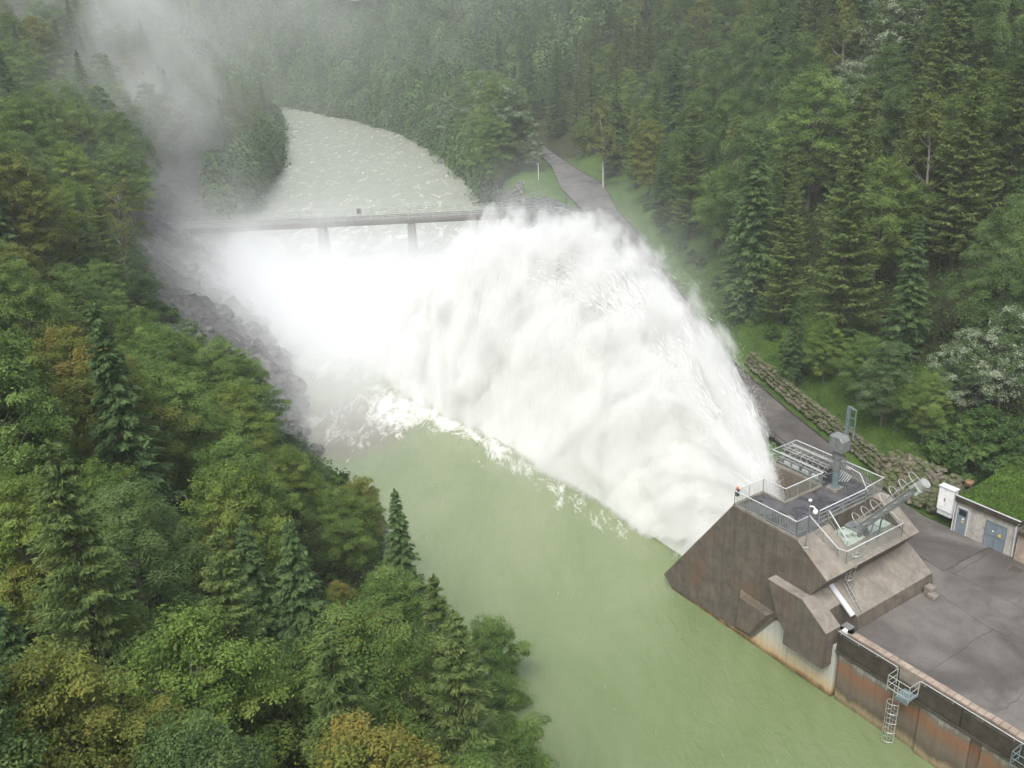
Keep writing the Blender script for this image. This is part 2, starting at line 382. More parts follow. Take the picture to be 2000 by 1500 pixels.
# ------------------------------------------------------------------ road
RR = [(36, 58), (33, 62.5), (31.2, 68), (30.0, 76), (28.0, 86), (26, 96.5), (24.8, 112), (23.2, 140), (21.5, 170), (22, 198), (17.5, 225), (12.8, 258), (10.5, 300), (3, 342), (-10, 385)]
RL = [(31, 55), (29.2, 60), (27.6, 66), (26.2, 73.5), (23.8, 83), (21.8, 94), (20.4, 111), (19, 139), (15.5, 168), (12.5, 196), (12.3, 225), (9.6, 258), (7.2, 300), (-.5, 342), (-14, 385)]
def roadz(y): return 4.52 + (8.05 - 4.3) * float(sm(np.array(float(y)), 78, 165))
def densify(l, n):
    P = np.array(l, float); s = np.concatenate([[0], np.cumsum(np.hypot(*np.diff(P, axis=0).T))]); u = np.linspace(0, s[-1], n)
    return np.stack([np.interp(u, s, P[:, 0]), np.interp(u, s, P[:, 1])], -1)
L_, R_ = densify(RL, 120), densify(RR, 120)
v = []; f = []
for i in range(120):
    for k in range(7):
        t = k / 6; p = L_[i] * (1 - t) + R_[i] * t
        v.append((p[0], p[1], roadz(p[1]) + .06 * (1 - (2 * t - 1) ** 2) + .02))
for i in range(119):
    for k in range(6): a = i * 7 + k; f.append((a, a + 1, a + 8, a + 7))
tag(mobj('road', v, f, MAT['asphalt'], smooth=True), 'wet asphalt road from the yard up past the jet to the bridge head', 'road', kind='structure')
kb = MB()
for side, off in ((R_[6:], .06), (L_[14:70], -.06)):
    pts = [(p[0] + off, p[1], roadz(p[1]) + .07) for p in side]
    kb.tube(pts, .10, 4)
tag(kb.build('kerb', MAT['parapet']), 'dark mossy kerb along the asphalt road', 'kerb', kind='structure')

# ------------------------------------------------------------------ river
jet_top_a = [-8.6, -9.2, -10.4, -12.5, -15, -19, -25, -32, -40, -47, -53, -60, -66, -72, -77, -81, -84]
jet_top_z = [6.2, 8.4, 10.4, 14.9, 17.8, 20.7, 22.9, 24.1, 24.2, 23.8, 21.8, 18.8, 15.6, 11.6, 7.0, 2.4, 0.2]
def bump2(X, Y, cx, cy, rx, ry=None, pw=2):
    ry = ry or rx; return np.exp(-(((X - cx) / rx) ** 2 + ((Y - cy) / ry) ** 2) ** (pw / 2))
wx = np.concatenate([np.arange(-400, -110, 5.), np.arange(-110, 70, .8)]); wy = np.concatenate([np.arange(-60, 20, 3.), np.arange(20, 230, .8), np.arange(230, 800, 4.)])
WX, WY = np.meshgrid(wx, wy); wa, wb = toab(WX, WY)
land = bump2(WX, WY, -22, 133, 17, 24, 4); rapid = bump2(WX, WY, -19.0, 95.0, 8.0, 9.5, 4); down = sm(WY, 120, 150)
edge = bump2(wa, wb, -40, 2.8, 26, 2.4, 3) + bump2(wa, wb, -62, 0, 10, 4.5, 2) + .5 * bump2(wa, wb, -45, .5, 22, 4, 2)
foam = np.clip(1.1 * land + .58 * rapid + .50 * edge + .40 * down + .22 * bump2(WX, WY, -35, 185, 40, 35, 3) * (1 - .25 * sm(WY, 230, 300)), 0, 1.3)
nn = fbm(WX, WY, .5, 1.) + .6 * fbm(WX, WY, 1.1, 3.)
WZ = nn * (.02 + .35 * land + .22 * rapid + .12 * edge + .07 * down)
m = newmat('green_river_water'); g = G(m); p = g.pos()
fo = g.attr('foam')['Fac']; tb = g.attr('turbid')['Fac']; rp = g.attr('rapid')['Fac']
base = g.mix(g.mapr(g.noise(g.mapping(p, (1, .4, 1), rot=(0, 0, R(-30))), .09, 6, .6, .9), .34, .66), (.092, .138, .040), (.150, .192, .084))
base = g.mix(tb, base, (.315, .335, .285))
base = g.mix(g.math('MULTIPLY', g.mapr(rp, .3, .9), .75), base, (.16, .13, .115))
st = g.noise(g.mapping(p, (1, .42, 1), rot=(0, 0, R(-32))), .55, 8, .68, 1.6)
st2 = g.noise(g.mapping(p, (1, .5, 1), rot=(0, 0, R(-40))), 2.2, 5, .7, 2.2)
ridg = g.mapr(g.math('ABSOLUTE', g.math('SUBTRACT', st, .5)), 0, .09, 1, 0)
st3 = g.noise(g.mapping(p, (1, .38, 1), rot=(0, 0, R(-30))), .42, 11, .74, .7); fm = g.math('ADD', g.math('MULTIPLY', g.mapr(ridg, .3, 1), .18), g.math('MULTIPLY', g.mapr(st3, .38, .66), .70))
fmask = g.mapr(g.math('ADD', fm, fo), .88, 1.45, 0, 1, True)
calm = g.mapr(g.noise(g.mapping(p, (1, .18, 1), rot=(0, 0, R(-28))), 1.3, 6, .75, 1.4), .655, .72)
fmask = g.math('MAXIMUM', fmask, g.math('MULTIPLY', calm, .26))
col = g.mix(fmask, base, (.66, .67, .64))
wv = g.noise(g.mapping(p, (1, .5, 1), rot=(0, 0, R(-30))), 1.1, 6, .62, .7)
bs = g.bsdf(col, g.mapr(fmask, 0, 1, .16, .7), 0, .35, g.math('ADD', wv, g.math('MULTIPLY', fmask, .4)), .55, .35); g.out(bs)
for n_ in list(m.node_tree.nodes):
    if not any(o.is_linked for o in n_.outputs) and n_.type != 'OUTPUT_MATERIAL': m.node_tree.nodes.remove(n_)
tag(grid_mesh('river', WX, WY, WZ, m, {'foam': foam, 'turbid': np.clip(.12 + .95 * down + land + .12 * sm(-wa, 5, 45), 0, 1), 'rapid': rapid}),
    'milky green river with white foam where the jet lands', 'river', kind='structure')
tag(grid_mesh('river_bed', *np.meshgrid(np.array([-600., 400.]), np.array([-200., 1200.])), np.full((2, 2), -3.), MAT['greyrock']), 'river bed under the water and hills', 'ground', kind='structure')

# ================================================================== built things in the dam's own frame (x along the quay, y inland)
def T(name, label, cat, a, b, z, group=None): 
    t = thing(name, label, cat, W(a, b, z), THETA, group); t['_o'] = 0; del t['_o']; return t
yard = MB(W(0, 0, 0) * 0)
poly = [(70, 1.95), (70, 18.9), (-2.9, 18.9), (-4, 18.5), (-6, 14), (-6, 10), (.3, 10), (.3, 1.95)]
yard.slab(poly, 1.0, 4.5)
yo = yard.build('yard', MAT['asphalt']); yo.location = W(0, 0, 0); yo.rotation_euler = (0, 0, THETA)
tag(yo, 'wet stained asphalt yard beside the concrete outlet block', 'yard', kind='structure')
# expansion joints and drain covers of the yard
jm = MB()
def strip(mb, p, q, wd=.06, z=4.504, h=.004):
    p = np.array(p, float); q = np.array(q, float); d = (q - p) / np.linalg.norm(q - p); n = np.array([-d[1], d[0]]) * wd / 2
    mb.slab([tuple(p - n), tuple(q - n), tuple(q + n), tuple(p + n)], z - .001, z + h)
def crack(mb, p, q, wd, seg=14, jit=.07):
    P = [np.array(p) + (np.array(q) - np.array(p)) * i / seg + (rng.normal(0, jit, 2) if 0 < i < seg else 0) for i in range(seg + 1)]
    for i in range(seg): strip(mb, P[i], P[i + 1], wd * random.uniform(.6, 1.3))
for p, q in (((5.5, 2.2), (5.55, 9.4)), ((5.5, 9.4), (.7, 10.2)), ((5.5, 9.4), (20, 9.1)), ((.4, 13.2), (20, 13.0)), ((.4, 13.2), (.4, 18.4)), ((.4, 13.2), (-5, 13.3)), ((9.9, 2.2), (10, 9.2)), ((-1.7, 13.4), (-1.6, 18.3)), ((4.9, 13.1), (5, 18.3)), ((10.5, 9.2), (10.5, 18))):
    crack(jm, p, q, .032)
jo = jm.build('yard_joint', MAT['dark_steel']); jo.parent = yo

# ---- quay wall
q = T('quay_wall', 'long rust streaked quay wall with dark parapet rising from the green water', 'wall', .35, 0, 0)
o_ = (.35, 0, 0)
m_ = MB(o_)
pans = [(.55, 4.55), (6.45, 9.65), (10.35, 14.0), (14.6, 22), (22.6, 34), (34.6, 70)]
for a0, a1 in pans:
    pb = MB(o_).prism([(a0, -2.5), (a1, -2.5), (a1, 3.65), (a0, 3.65)], .20, 1.0)
    pb.build('wall_panel', MAT['quay'], q, bevel=.05)
m_.box(.36, 70, .50, 1.1, -2.5, 4.30)
m_.box(4.6, 6.4, .42, .5, -2.5, 4.2)
m_.build('backing_wall', MAT['quay'], q)
pp = MB(o_)
ed = [.36, 4.75, 6.30, 9.0, 12.5, 16, 22, 30, 40, 70]
for a0, a1 in zip(ed[:-1], ed[1:]):
    if a0 == 4.75: pp.box(a0, a1, .28, .48, 4.0, 4.45)
    else: pp.box(a0 + .02, a1 - .02, .06, .46, 4.02, 5.30)
pp.box(.36, 70, -.02, .50, 3.86, 4.00)
pp.build('parapet', MAT['parapet'], q, bevel=.03)
MB(o_).box(.40, 70, .52, 1.40, 4.1, 4.42).build('ledge', MAT['conc'], q)
sb = MB(o_); x = .45
while x < 70: 
    l = .48; sb.box(x, x + l - .02, 1.42, 1.93, 4.0, 4.60 + random.uniform(-.012, .012)); x += l
sb.build('kerb_stones', MAT['sill'], q, bevel=.02)
rl = MB(o_)
rl.tube([(.4, .1, 5.48), (4.75, .1, 5.48)], .035); rl.tube([(6.3, .1, 5.48), (70, .1, 5.48)], .035)
for x in list(np.arange(.6, 4.7, 1.35)) + list(np.arange(6.6, 30, 1.8)): rl.tube([(x, .1, 5.28), (x, .1, 5.48)], .02, 4)
rl.build('handrail', MAT['metal'], q)

def hoop_ladder(name, label, base, top, side, group=None, hoops=(), n=None, wd=.42, mat='metal', hr=.38, out=None):
    """ladder from base to top (dam frame); side: unit vector across the rungs; out: outward direction of the cage"""
    base = np.array(base, float); top = np.array(top, float); side = np.array(side, float); t = T(name, label, 'ladder', *base, group)
    m1 = MB(base); L = np.linalg.norm(top - base); n = n or max(3, int(L / .28))
    for s in (-1, 1): m1.tube([base + side * s * wd / 2, top + side * s * wd / 2], .03, 5)
    m1.build('stringers', MAT[mat], t)
    for i in range(n):
        p = base + (top - base) * (i + .5) / n; MB(base).tube([p - side * wd / 2, p + side * wd / 2], .017, 4).build('rung', MAT[mat], t)
    if out is not None:
        out = np.array(out, float)
        for h in hoops:
            p = base + (top - base) * h; mm = MB(base)
            pts = [p + side * math.cos(u) * hr * (1 if 0 < i < 12 else wd / 2 / hr) + out * (math.sin(u) * hr * 1.25 + .02) for i, u in enumerate(np.linspace(0, math.pi, 13))]
            mm.tube(pts, .022, 5); mm.build('hoop', MAT[mat], t)
        if len(hoops) > 1:
            mm = MB(base)
            for u in (.25, .5, .75):
                an = u * math.pi; off = side * math.cos(an) * hr + out * (math.sin(an) * hr * 1.25 + .02)
                mm.tube([base + (top - base) * hoops[0] + off, base + (top - base) * hoops[-1] + off], .012, 4)
            mm.build('cage_bar', MAT[mat], t)
    return t
hoop_ladder('cage_ladder', 'caged steel ladder going down the rusty quay wall into the green water', (5.15, -.25, -.3), (5.15, -.25, 4.3), (1, 0, 0), hoops=(.14, .30, .46, .62, .78), out=(-.25, -1, 0))
def platform(name, label, a0, a1, b0, z, mat, mesh='metal'):
    t = T(name, label, 'ladder platform', a0, 0, z - .1)
    MB((a0, 0, z - .1)).box(a0 + .6, a1, b0, 0, z - .06, z).box(a0 + .6, a1, b0, b0 + .05, z - .3, z - .06).build('floor_plate', MAT['hyd'], t)
    for zz in (1.1, .65, .2):
        MB((a0, 0, z - .1)).tube([(a0, .0, z + zz), (a0, b0, z + zz), (a1, b0, z + zz), (a1, 0, z + zz)], .03, 5).build('rail', MAT[mat], t)
    for p in ((a0, b0), (a1, b0), (a0, 0), (a1, 0), ((a0 + a1) / 2, b0)):
        MB((a0, 0, z - .1)).tube([(*p, z - .05), (*p, z + 1.1)], .03, 5).build('post', MAT[mat], t)
platform('ladder_platform', 'small grey railed platform at the head of the quay ladder', 4.85, 6.30, -.95, 4.4, 'metal')
platform('ladder_platform', 'blue grey railed platform cut by the right edge of the photo', 12.45, 13.9, -.9, 4.4, 'hyd')

# ---- outlet block
blk = T('outlet_block', 'massive brown board-formed concrete outlet block with sloping faces', 'concrete structure', -8, 5, 0); oB = (-8, 5, 0)
def P_left(k): # left profile of cheek / slot
    return {'A': [(-6.6, .55), (-14.9, .20), (-16.0, .95), (-9.15, 10.5)], 'S': [(-6.6, .55), (-9.6, .8), (-8.6, 5.2), (-7.2, 10.5)],
            'B': [(-6.6, .55), (-17.6, .20), (-18.7, .95), (-11.9, 10.5)]}[k]
def P_right(k):
    return {'F': [(-3.4, 10.5), (-.8, 8.7), (-1.75, 7.32), (-4.46, 3.66)], 'P': [(-4.02, 10.5), (-4.0, 9.1), (-1.5, 9.1), (-.82, 8.68), (-1.75, 7.32), (-4.46, 3.66)]}[k]
segs = [(0, 3.1, 'A', 'F'), (3.1, 3.35, 'S', 'F'), (3.35, 7.05, 'S', 'P'), (7.05, 8.7, 'B', 'P'), (8.7, 9.9, 'B', 'F')]
ub = MB(oB)
for b0, b1, l, r in segs: ub.prism(P_left(l) + P_right(r), b0, b1)
uo = ub.build('upper_body', MAT['conc'], blk)
uo.data.materials.append(MAT['conc_top'])
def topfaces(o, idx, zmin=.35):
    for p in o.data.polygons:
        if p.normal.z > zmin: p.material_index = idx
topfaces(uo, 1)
lb = MB(oB)
kk = [(-4.92, 6.98), (-1.92, 6.95), (.12, 5.47), (.08, 2.6), (-3.2, 2.6), (-3.2, 3.7), (-3.83, 4.4)]
lb.prism(kk, -.8, .0)
lb.prism([(-4.6, 6.98), (-1.92, 6.95), (.12, 5.47), (.08, 2.6), (-3.2, 2.6), (-4.4, 3.7)], .0, .65)
lb.prism([(-4.6, 6.98), (-1.92, 6.95), (-.85, 6.17), (-.85, 4.2), (-3.2, 2.6), (-4.4, 3.7)], .65, 2.3)
lb.prism([(-4.6, 6.98), (-1.92, 6.95), (.15, 5.47), (.40, 4.3), (-4.4, 4.2)], 2.3, 9.9)
lb.prism([(-9.5, 6.5), (-3.0, 6.98), (-1.92, 6.95), (.15, 5.47), (.40, 4.3), (-9.4, 4.2)], 9.9, 10.7)
lo = lb.build('lower_body', MAT['conc'], blk); lo.data.materials.append(MAT['conc_top']); topfaces(lo, 1)
# facet wedge low on the river face
MB(oB).add([(-7.9, 0, 4.1), (-4.7, 0, 3.9), (-6.64, 0, .62), (-8.2, 0, .5), (-7.7, -.28, 3.6), (-5.2, -.28, 3.5), (-6.7, -.28, 1.0), (-7.9, -.28, .9)],
           [(4, 7, 6, 5), (0, 4, 5, 1), (1, 5, 6, 2), (2, 6, 7, 3), (3, 7, 4, 0)]).build('facet', MAT['conc'], blk)
# base wall in the water
MB(oB).prism([(-15.2, -2.5), (.34, -2.5), (.34, 4.2), (-13.5, 1.6), (-15.2, .5)], .12, 2.0).build('base_wall', MAT['cream'], blk)
# deck
dk = MB(oB); dk.slab([(-9.0, .12), (-3.55, .12), (-3.55, 3.25), (-4.12, 3.25), (-4.12, 9.75), (-11.75, 9.75), (-11.75, 7.2), (-7.05, 7.2), (-7.05, 3.0), (-9.0, 3.0)], 10.46, 10.53)
dk.build('deck', MAT['deck'], blk)
cb = MB(oB)
for p0, p1 in (((-9.12, .02), (-3.4, .12)), ((-9.14, .02), (-9.0, 3.1)), ((-9.0, 3.0), (-7.2, 3.1)), ((-7.2, 3.0), (-7.05, 7.16)), ((-11.88, 7.06), (-7.05, 7.2)), ((-11.88, 7.2), (-11.76, 9.88)), ((-11.76, 9.76), (-4.02, 9.88))):
    cb.box(p0[0], p1[0], p0[1], p1[1], 10.5, 10.64)
cb.build('deck_kerb', MAT['conc_top'], blk)
# drain chute, rung plate and small boxes
MB(oB).add([(-1.85, 1.75, 6.98), (-1.85, 2.15, 6.98), (.05, 2.15, 5.62), (.05, 1.75, 5.62), (-1.85, 1.75, 7.10), (-1.85, 2.15, 7.10), (.10, 2.15, 5.74), (.10, 1.75, 5.74)],
           [(0, 1, 2, 3), (4, 7, 6, 5), (0, 4, 5, 1), (1, 5, 6, 2), (2, 6, 7, 3), (3, 7, 4, 0)]).build('drain_chute', MAT['palegrey'], blk)
MB(oB).box(-.1, .55, 1.0, 1.6, 5.18, 5.24).build('cover_plate', MAT['hydgrey'], blk)
MB(oB).box(.32, .58, .55, .85, 5.0, 5.36).build('junction_box', MAT['white'], blk, bevel=.02)
# pit machine bed
pb = MB(oB)
for x0, x1, y0, y1, z in ((-3.9, -2.1, 3.7, 5.6, 9.28), (-3.6, -2.5, 5.0, 6.0, 9.55), (-3.5, -2.2, 6.4, 8.0, 9.30), (-3.0, -2.0, 7.3, 8.3, 9.42), (-3.3, -2.7, 4.4, 4.9, 9.6)): pb.box(x0, x1, y0, y1, 9.1, z)
for yy in np.arange(3.8, 5.6, .22): pb.box(-3.85, -2.15, yy, yy + .05, 9.28, 9.31)
pb.build('machine_bed', MAT['green_steel'], blk, bevel=.02)

def railing(parent, off, pts, h=1.1, balus=.13, post=1.4, name='railing', mat='rail', mids=()):
    """one run of railing along a polyline of floor points"""
    rm = MB(off); P = [np.array(p, float) for p in pts]
    up = np.array([0, 0, h])
    rm.tube([p + up * .10 for p in P], .02, 4); tr = MB(off).tube([p + up for p in P], .04, 5).build('handrail', MAT['palegrey'], parent)
    for k in mids: rm.tube([p + up * k for p in P], .02, 4)
    for p, q_ in zip(P[:-1], P[1:]):
        L = np.linalg.norm(q_ - p); n = max(1, round(L / post))
        for i in range(n + 1): c = p + (q_ - p) * i / n; rm.tube([c, c + up], .028, 4)
        if balus:
            n = int(L / balus)
            for i in range(1, n): c = p + (q_ - p) * i / n; rm.tube([c + up * .1, c + up], .012, 3)
    return rm.build(name, MAT[mat], parent)
z = 10.6
railing(blk, oB, [(-3.72, 1.5, z), (-3.72, .25, z), (-9.08, .10, z), (-9.08, 3.05, z), (-7.13, 3.08, z), (-7.13, 7.12, z)])
railing(blk, oB, [(-7.13, 7.12, z), (-11.82, 7.12, z), (-11.82, 9.80, z), (-4.0, 9.80, z), (-3.85, 7.7, z)])
railing(blk, oB, [(-3.85, 7.7, 10.5), (-3.85, 2.7, 10.5)], balus=0, post=2.5, mids=(.45, .75))
railing(blk, oB, [(-3.72, 1.5, 10.6), (-1.75, 2.15, 8.8), (-1.15, 2.3, 8.8), (-1.1, 8.25, 8.8), (-2.75, 8.55, 9.2)])
railing(blk, oB, [(-3.5, 3.2, 10.5), (-1.9, 3.3, 8.9)], balus=0, mids=(.5,))
MB(oB).box(-1.75, -.95, 2.2, 8.3, 8.72, 8.78).build('gallery_grating', MAT['hydgrey'], blk)
MB(oB).box(-1.0, -.92, 2.2, 8.3, 8.55, 8.72).build('gallery_edge', MAT['metal'], blk)
st = MB(oB)
for i in range(9): 
    a = -3.45 + i * .22; zz = 10.35 - i * .19; b = 2.0 + i * .06; st.box(a, a + .26, b, b + .8, zz - .04, zz)
st.build('stair', MAT['metal'], blk)
st = MB(oB)
for dy in (0, .8): st.add([(-3.5, 2.0 + dy, 10.2), (-1.5, 2.5 + dy, 8.5), (-1.5, 2.5 + dy, 8.75), (-3.5, 2.0 + dy, 10.45), (-3.5, 2.05 + dy, 10.2), (-1.5, 2.55 + dy, 8.5), (-1.5, 2.55 + dy, 8.75), (-3.5, 2.05 + dy, 10.45)],
     [(0, 1, 2, 3), (7, 6, 5, 4), (0, 4, 5, 1), (3, 2, 6, 7), (0, 3, 7, 4), (1, 5, 6, 2)])
st.build('stringer', MAT['rail'], blk)
hoop_ladder('cage_ladder', 'light metal ladder with hoops lying down the sloping concrete below the gallery', (-1.55, 3.15, 7.05), (-1.05, 3.0, 9.6), (0, 1, 0), hoops=(.1, .55, .95), out=(.9, 0, .2), hr=.36)
hoop_ladder('rung_ladder', 'row of small metal rungs down the lower sloping concrete face', (.10, 2.75, 5.62), (-1.6, 3.1, 6.95), (0, 1, 0), n=7, wd=.32)
# concrete steps
cs = T('concrete_steps', 'small worn concrete steps against the block on the yard', 'steps', .75, 9.6, 4.5)
MB((.75, 9.6, 4.5)).box(.46, 1.05, 9.35, 9.95, 4.5, 5.15).build('upper_step', MAT['conc_top'], cs, bevel=.05)
MB((.75, 9.6, 4.5)).box(.85, 1.45, 9.15, 9.75, 4.5, 4.82).build('lower_step', MAT['conc_top'], cs, bevel=.05)

# ---- hydraulic column on the deck
hc = T('hoist_column', 'upright hydraulic column with a box head and lattice frame on the wet deck', 'hoist', -6.27, 7.45, 10.5); o = (-6.27, 7.45, 10.5)
def cyl(mb, c, r, z0, z1, n=20): mb.tube([(c[0], c[1], z0), (c[0], c[1], z1)], r, n); return mb
MB(o).box(-6.72, -5.82, 7.0, 7.9, 10.53, 10.80).build('pedestal', MAT['conc_top'], hc, bevel=.03)
mb = cyl(MB(o), (-6.27, 7.45), .36, 10.80, 10.90); mb.build('flange', MAT['hyd'], hc)
cyl(MB(o), (-6.27, 7.45), .25, 10.88, 12.2).build('cylinder', MAT['hyd'], hc, smooth=False)
mb = cyl(MB(o), (-6.27, 7.45), .29, 12.2, 13.6); cyl(mb, (-6.27, 7.45), .34, 13.2, 13.35); cyl(mb, (-6.27, 7.45), .24, 13.6, 14.3); mb.build('sleeve', MAT['hydgrey'], hc)
hb = MB(o); hb.prism([(-6.85, 13.75), (-5.7, 13.75), (-5.7, 14.6), (-5.95, 14.9), (-6.85, 14.9)], 7.0, 7.95); hb.build('head_box', MAT['hydgrey'], hc, bevel=.04)
MB(o).box(-6.0, -5.6, 7.3, 7.6, 12.6, 13.1).box(-6.8, -6.5, 7.5, 7.9, 12.9, 13.4).build('valve_block', MAT['hydgrey'], hc, bevel=.02)
lf = MB(o)
lf.box(-6.35, -6.15, 8.0, 8.2, 14.8, 17.0)
lf.tube([(-5.65, 8.1, 14.6), (-5.65, 8.1, 16.9), (-6.25, 8.1, 17.0)], .05, 5)
for zz in (15.5, 16.2, 16.85): lf.tube([(-6.25, 8.1, zz), (-5.65, 8.1, zz)], .035, 4)
lf.build('top_frame', MAT['hyd'], hc)

# ---- inclined hoist
ih = T('inclined_hoist', 'long grey green hydraulic cylinder leaning out over the gallery with hooped ladder', 'hoist', -3.0, 5.6, 9.2); o = np.array((-3.0, 5.6, 9.2))
ax = np.array([.60, .10, .79]); ax /= np.linalg.norm(ax); sd_ = np.array([0, 1., 0]) - ax * ax[1]; sd_ /= np.linalg.norm(sd_); nm = np.cross(sd_, ax)  # nm points to -x/+z side
if nm[0] > 0: nm = -nm
def bar(mb, c0, c1, w_, h_):
    c0, c1 = np.array(c0), np.array(c1); v = []
    for c in (c0, c1):
        for s1, s2 in ((-1, -1), (1, -1), (1, 1), (-1, 1)): v.append(c + sd_ * s1 * w_ / 2 + nm * s2 * h_ / 2)
    return mb.add(v, [(3, 2, 1, 0), (4, 5, 6, 7)] + [(i, (i + 1) % 4, (i + 1) % 4 + 4, i + 4) for i in range(4)])
P0 = o
MB(o).tube([P0, P0 + ax * 6.6], .22, 16).build('cylinder', MAT['green_steel'], ih, smooth=False)
bar(MB(o), P0 + sd_ * .34 + ax * .3, P0 + sd_ * .34 + ax * 6.4, .12, .34).build('guide_beam', MAT['green_steel'], ih)
bar(MB(o), P0 - sd_ * .34 + ax * .3, P0 - sd_ * .34 + ax * 6.4, .12, .34).build('guide_beam', MAT['hydgrey'], ih)
bar(MB(o), P0 + nm * .26 + ax * .5, P0 + nm * .26 + ax * 6.2, .5, .05).build('cover_strip', MAT['green_steel'], ih)
MB(o).tube([P0 + ax * 6.4, P0 + ax * 6.95], .36, 20).build('end_cap', MAT['stack'], ih)
bar(MB(o), P0 + ax * 6.0, P0 + ax * 6.45, .8, .7).build('clamp', MAT['green_steel'], ih)
MB(o).box(-3.6, -2.3, 5.2, 6.1, 9.1, 9.75).build('foot_block', MAT['hydgrey'], ih, bevel=.04)
br = MB(o)
for s in (-1, 1): br.tube([P0 + ax * 2.6 + sd_ * s * .4, (-1.6, 5.6 + s * .6, 9.15)], .06, 6); br.tube([P0 + ax * 1.4 + sd_ * s * .3, (-3.8, 5.6 + s * .5, 9.3)], .05, 6)
br.build('brace', MAT['hyd'], ih)
for k in range(5):
    p = P0 + ax * (1.6 + k * 1.0) - sd_ * .35; MB(o).tube([p, p - sd_ * .5 + ax * .05], .035, 5).build('bracket', MAT['stack'], ih)
lo_ = P0 + nm * .55 - sd_ * .15
lad = MB(o)
for s in (-1, 1): lad.tube([lo_ + sd_ * s * .22 + ax * .8, lo_ + sd_ * s * .22 + ax * 6.6], .028, 5)
for i in range(18): p = lo_ + ax * (1 + i * .31); lad.tube([p - sd_ * .22, p + sd_ * .22], .018, 4)
lad.build('ladder', MAT['stack'], ih)
for k in range(7):
    p = lo_ + ax * (1.0 + k * .93)
    MB(o).tube([p + sd_ * math.cos(u) * .36 + nm * math.sin(u) * .55 for u in np.linspace(-.3, math.pi + .3, 14)], .028, 5).build('hoop', MAT['stack'], ih)

# ---- lamp post with camera
lp = T('camera_post', 'thin galvanised post carrying a white dome camera at the deck corner', 'camera post', -2.85, .22, 10.0); o = (-2.85, .22, 10.0)
cyl(MB(o), (-2.85, .22), .045, 9.95, 13.6, 8).build('pole', MAT['hydgrey'], lp)
MB(o).box(-3.0, -2.7, .1, .34, 9.98, 10.2).build('foot', MAT['metal'], lp)
MB(o).tube([(-2.85, .22, 13.3), (-2.6, .3, 13.35), (-2.5, .34, 13.2)], .05, 6).build('arm', MAT['white'], lp)
def ball(name, c, r, mat, parent, off, sz=1.):
    bm = bmesh.new(); bmesh.ops.create_uvsphere(bm, u_segments=14, v_segments=8, radius=r)
    for v in bm.verts: v.co = Vector((v.co.x, v.co.y, v.co.z * sz)) + Vector(c) - Vector(off)
    me = bpy.data.meshes.new(name); bm.to_mesh(me); bm.free(); me.materials.append(mat); me.polygons.foreach_set('use_smooth', [True] * len(me.polygons))
    ob = bpy.data.objects.new(name, me); C.objects.link(ob); ob.parent = parent; return ob
ball('camera_dome', (-2.48, .36, 13.0), .17, MAT['white'], lp, o, 1.2); ball('lamp_head', (-2.85, .22, 13.72), .12, MAT['white'], lp, o, .9)
# ---- warning beacon
wb_ = T('warning_beacon', 'small dark beacon with an orange cap on the corner of the deck railing', 'beacon', -9.1, .35, 11.3); o = (-9.1, .35, 11.3)
MB(o).box(-9.22, -8.98, .25, .47, 11.2, 11.75).build('housing', MAT['dark_steel'], wb_, bevel=.02)
ball('orange_cap', (-9.1, .36, 11.83), .10, MAT['orange'], wb_, o, 1.2)

# ---- stack of steel frames on the deck
sf = T('steel_frame_stack', 'pale lattice of steel frames and beams stored on the far corner of the deck', 'steel frames', -9.3, 8.4, 10.53); o = (-9.3, 8.4, 10.53)
xs = np.linspace(-11.3, -7.6, 8)
for i, x in enumerate(xs):
    fr = MB(o); fr.tube([(x, 7.45, 10.55), (x + .1, 7.75, 11.75), (x + .25, 8.6, 12.0), (x + .3, 9.35, 11.2), (x + .3, 9.4, 10.55)], .035, 4)
    fr.tube([(x + .05, 7.6, 11.1), (x + .3, 9.35, 11.1)], .025, 4); fr.build('frame', MAT['stack'], sf)
for y_, zz in ((7.47, 10.7), (7.6, 11.1), (7.68, 11.45), (7.76, 11.78), (8.0, 11.86), (8.3, 11.95), (8.6, 12.02), (8.85, 11.8), (9.1, 11.5), (9.35, 11.2)):
    MB(o).tube([(-11.5, y_, zz), (-7.2, y_ + .02, zz)], .04, 4).build('beam', MAT['stack'], sf)
for k in range(5):
    MB(o).box(-10.9 + k * .1, -6.9 + k * .15, 8.2 + k * .22, 8.34 + k * .22, 12.05 - k * .12, 12.12 - k * .12).build('plank', MAT['stack'], sf)
for i, x in enumerate((-11.0, -10.2, -9.3, -8.4)):
    MB(o).box(x, x + .55, 7.5, 7.62, 10.6, 10.95).build('plate', MAT['palegrey'], sf)
pr = MB(o)
for k in range(6): pr.tube([(-7.0 + k * .12, 8.3 + .15 * k, 10.6), (-6.7 + k * .1, 8.7 + .1 * k, 11.6 - .1 * k)], .05, 5)
pr.tube([(-5.5, 9.2, 11.6), (-4.6, 9.0, 10.6)], .035, 5); pr.tube([(-6.9, 9.3, 11.7), (-5.5, 9.2, 11.6)], .035, 5)
pr.build('prop', MAT['palegrey'], sf)
dp = T('deck_clutter', 'small brown timber wedges lying on the wet deck', 'timber', -5.3, 1.6, 10.53); o = (-5.3, 1.6, 10.53)
MB(o).box(-5.8, -5.3, 1.75, 1.95, 10.53, 10.65).box(-5.25, -4.8, 1.55, 1.75, 10.53, 10.63).build('timber_wedge', MAT['conc_top'], dp)

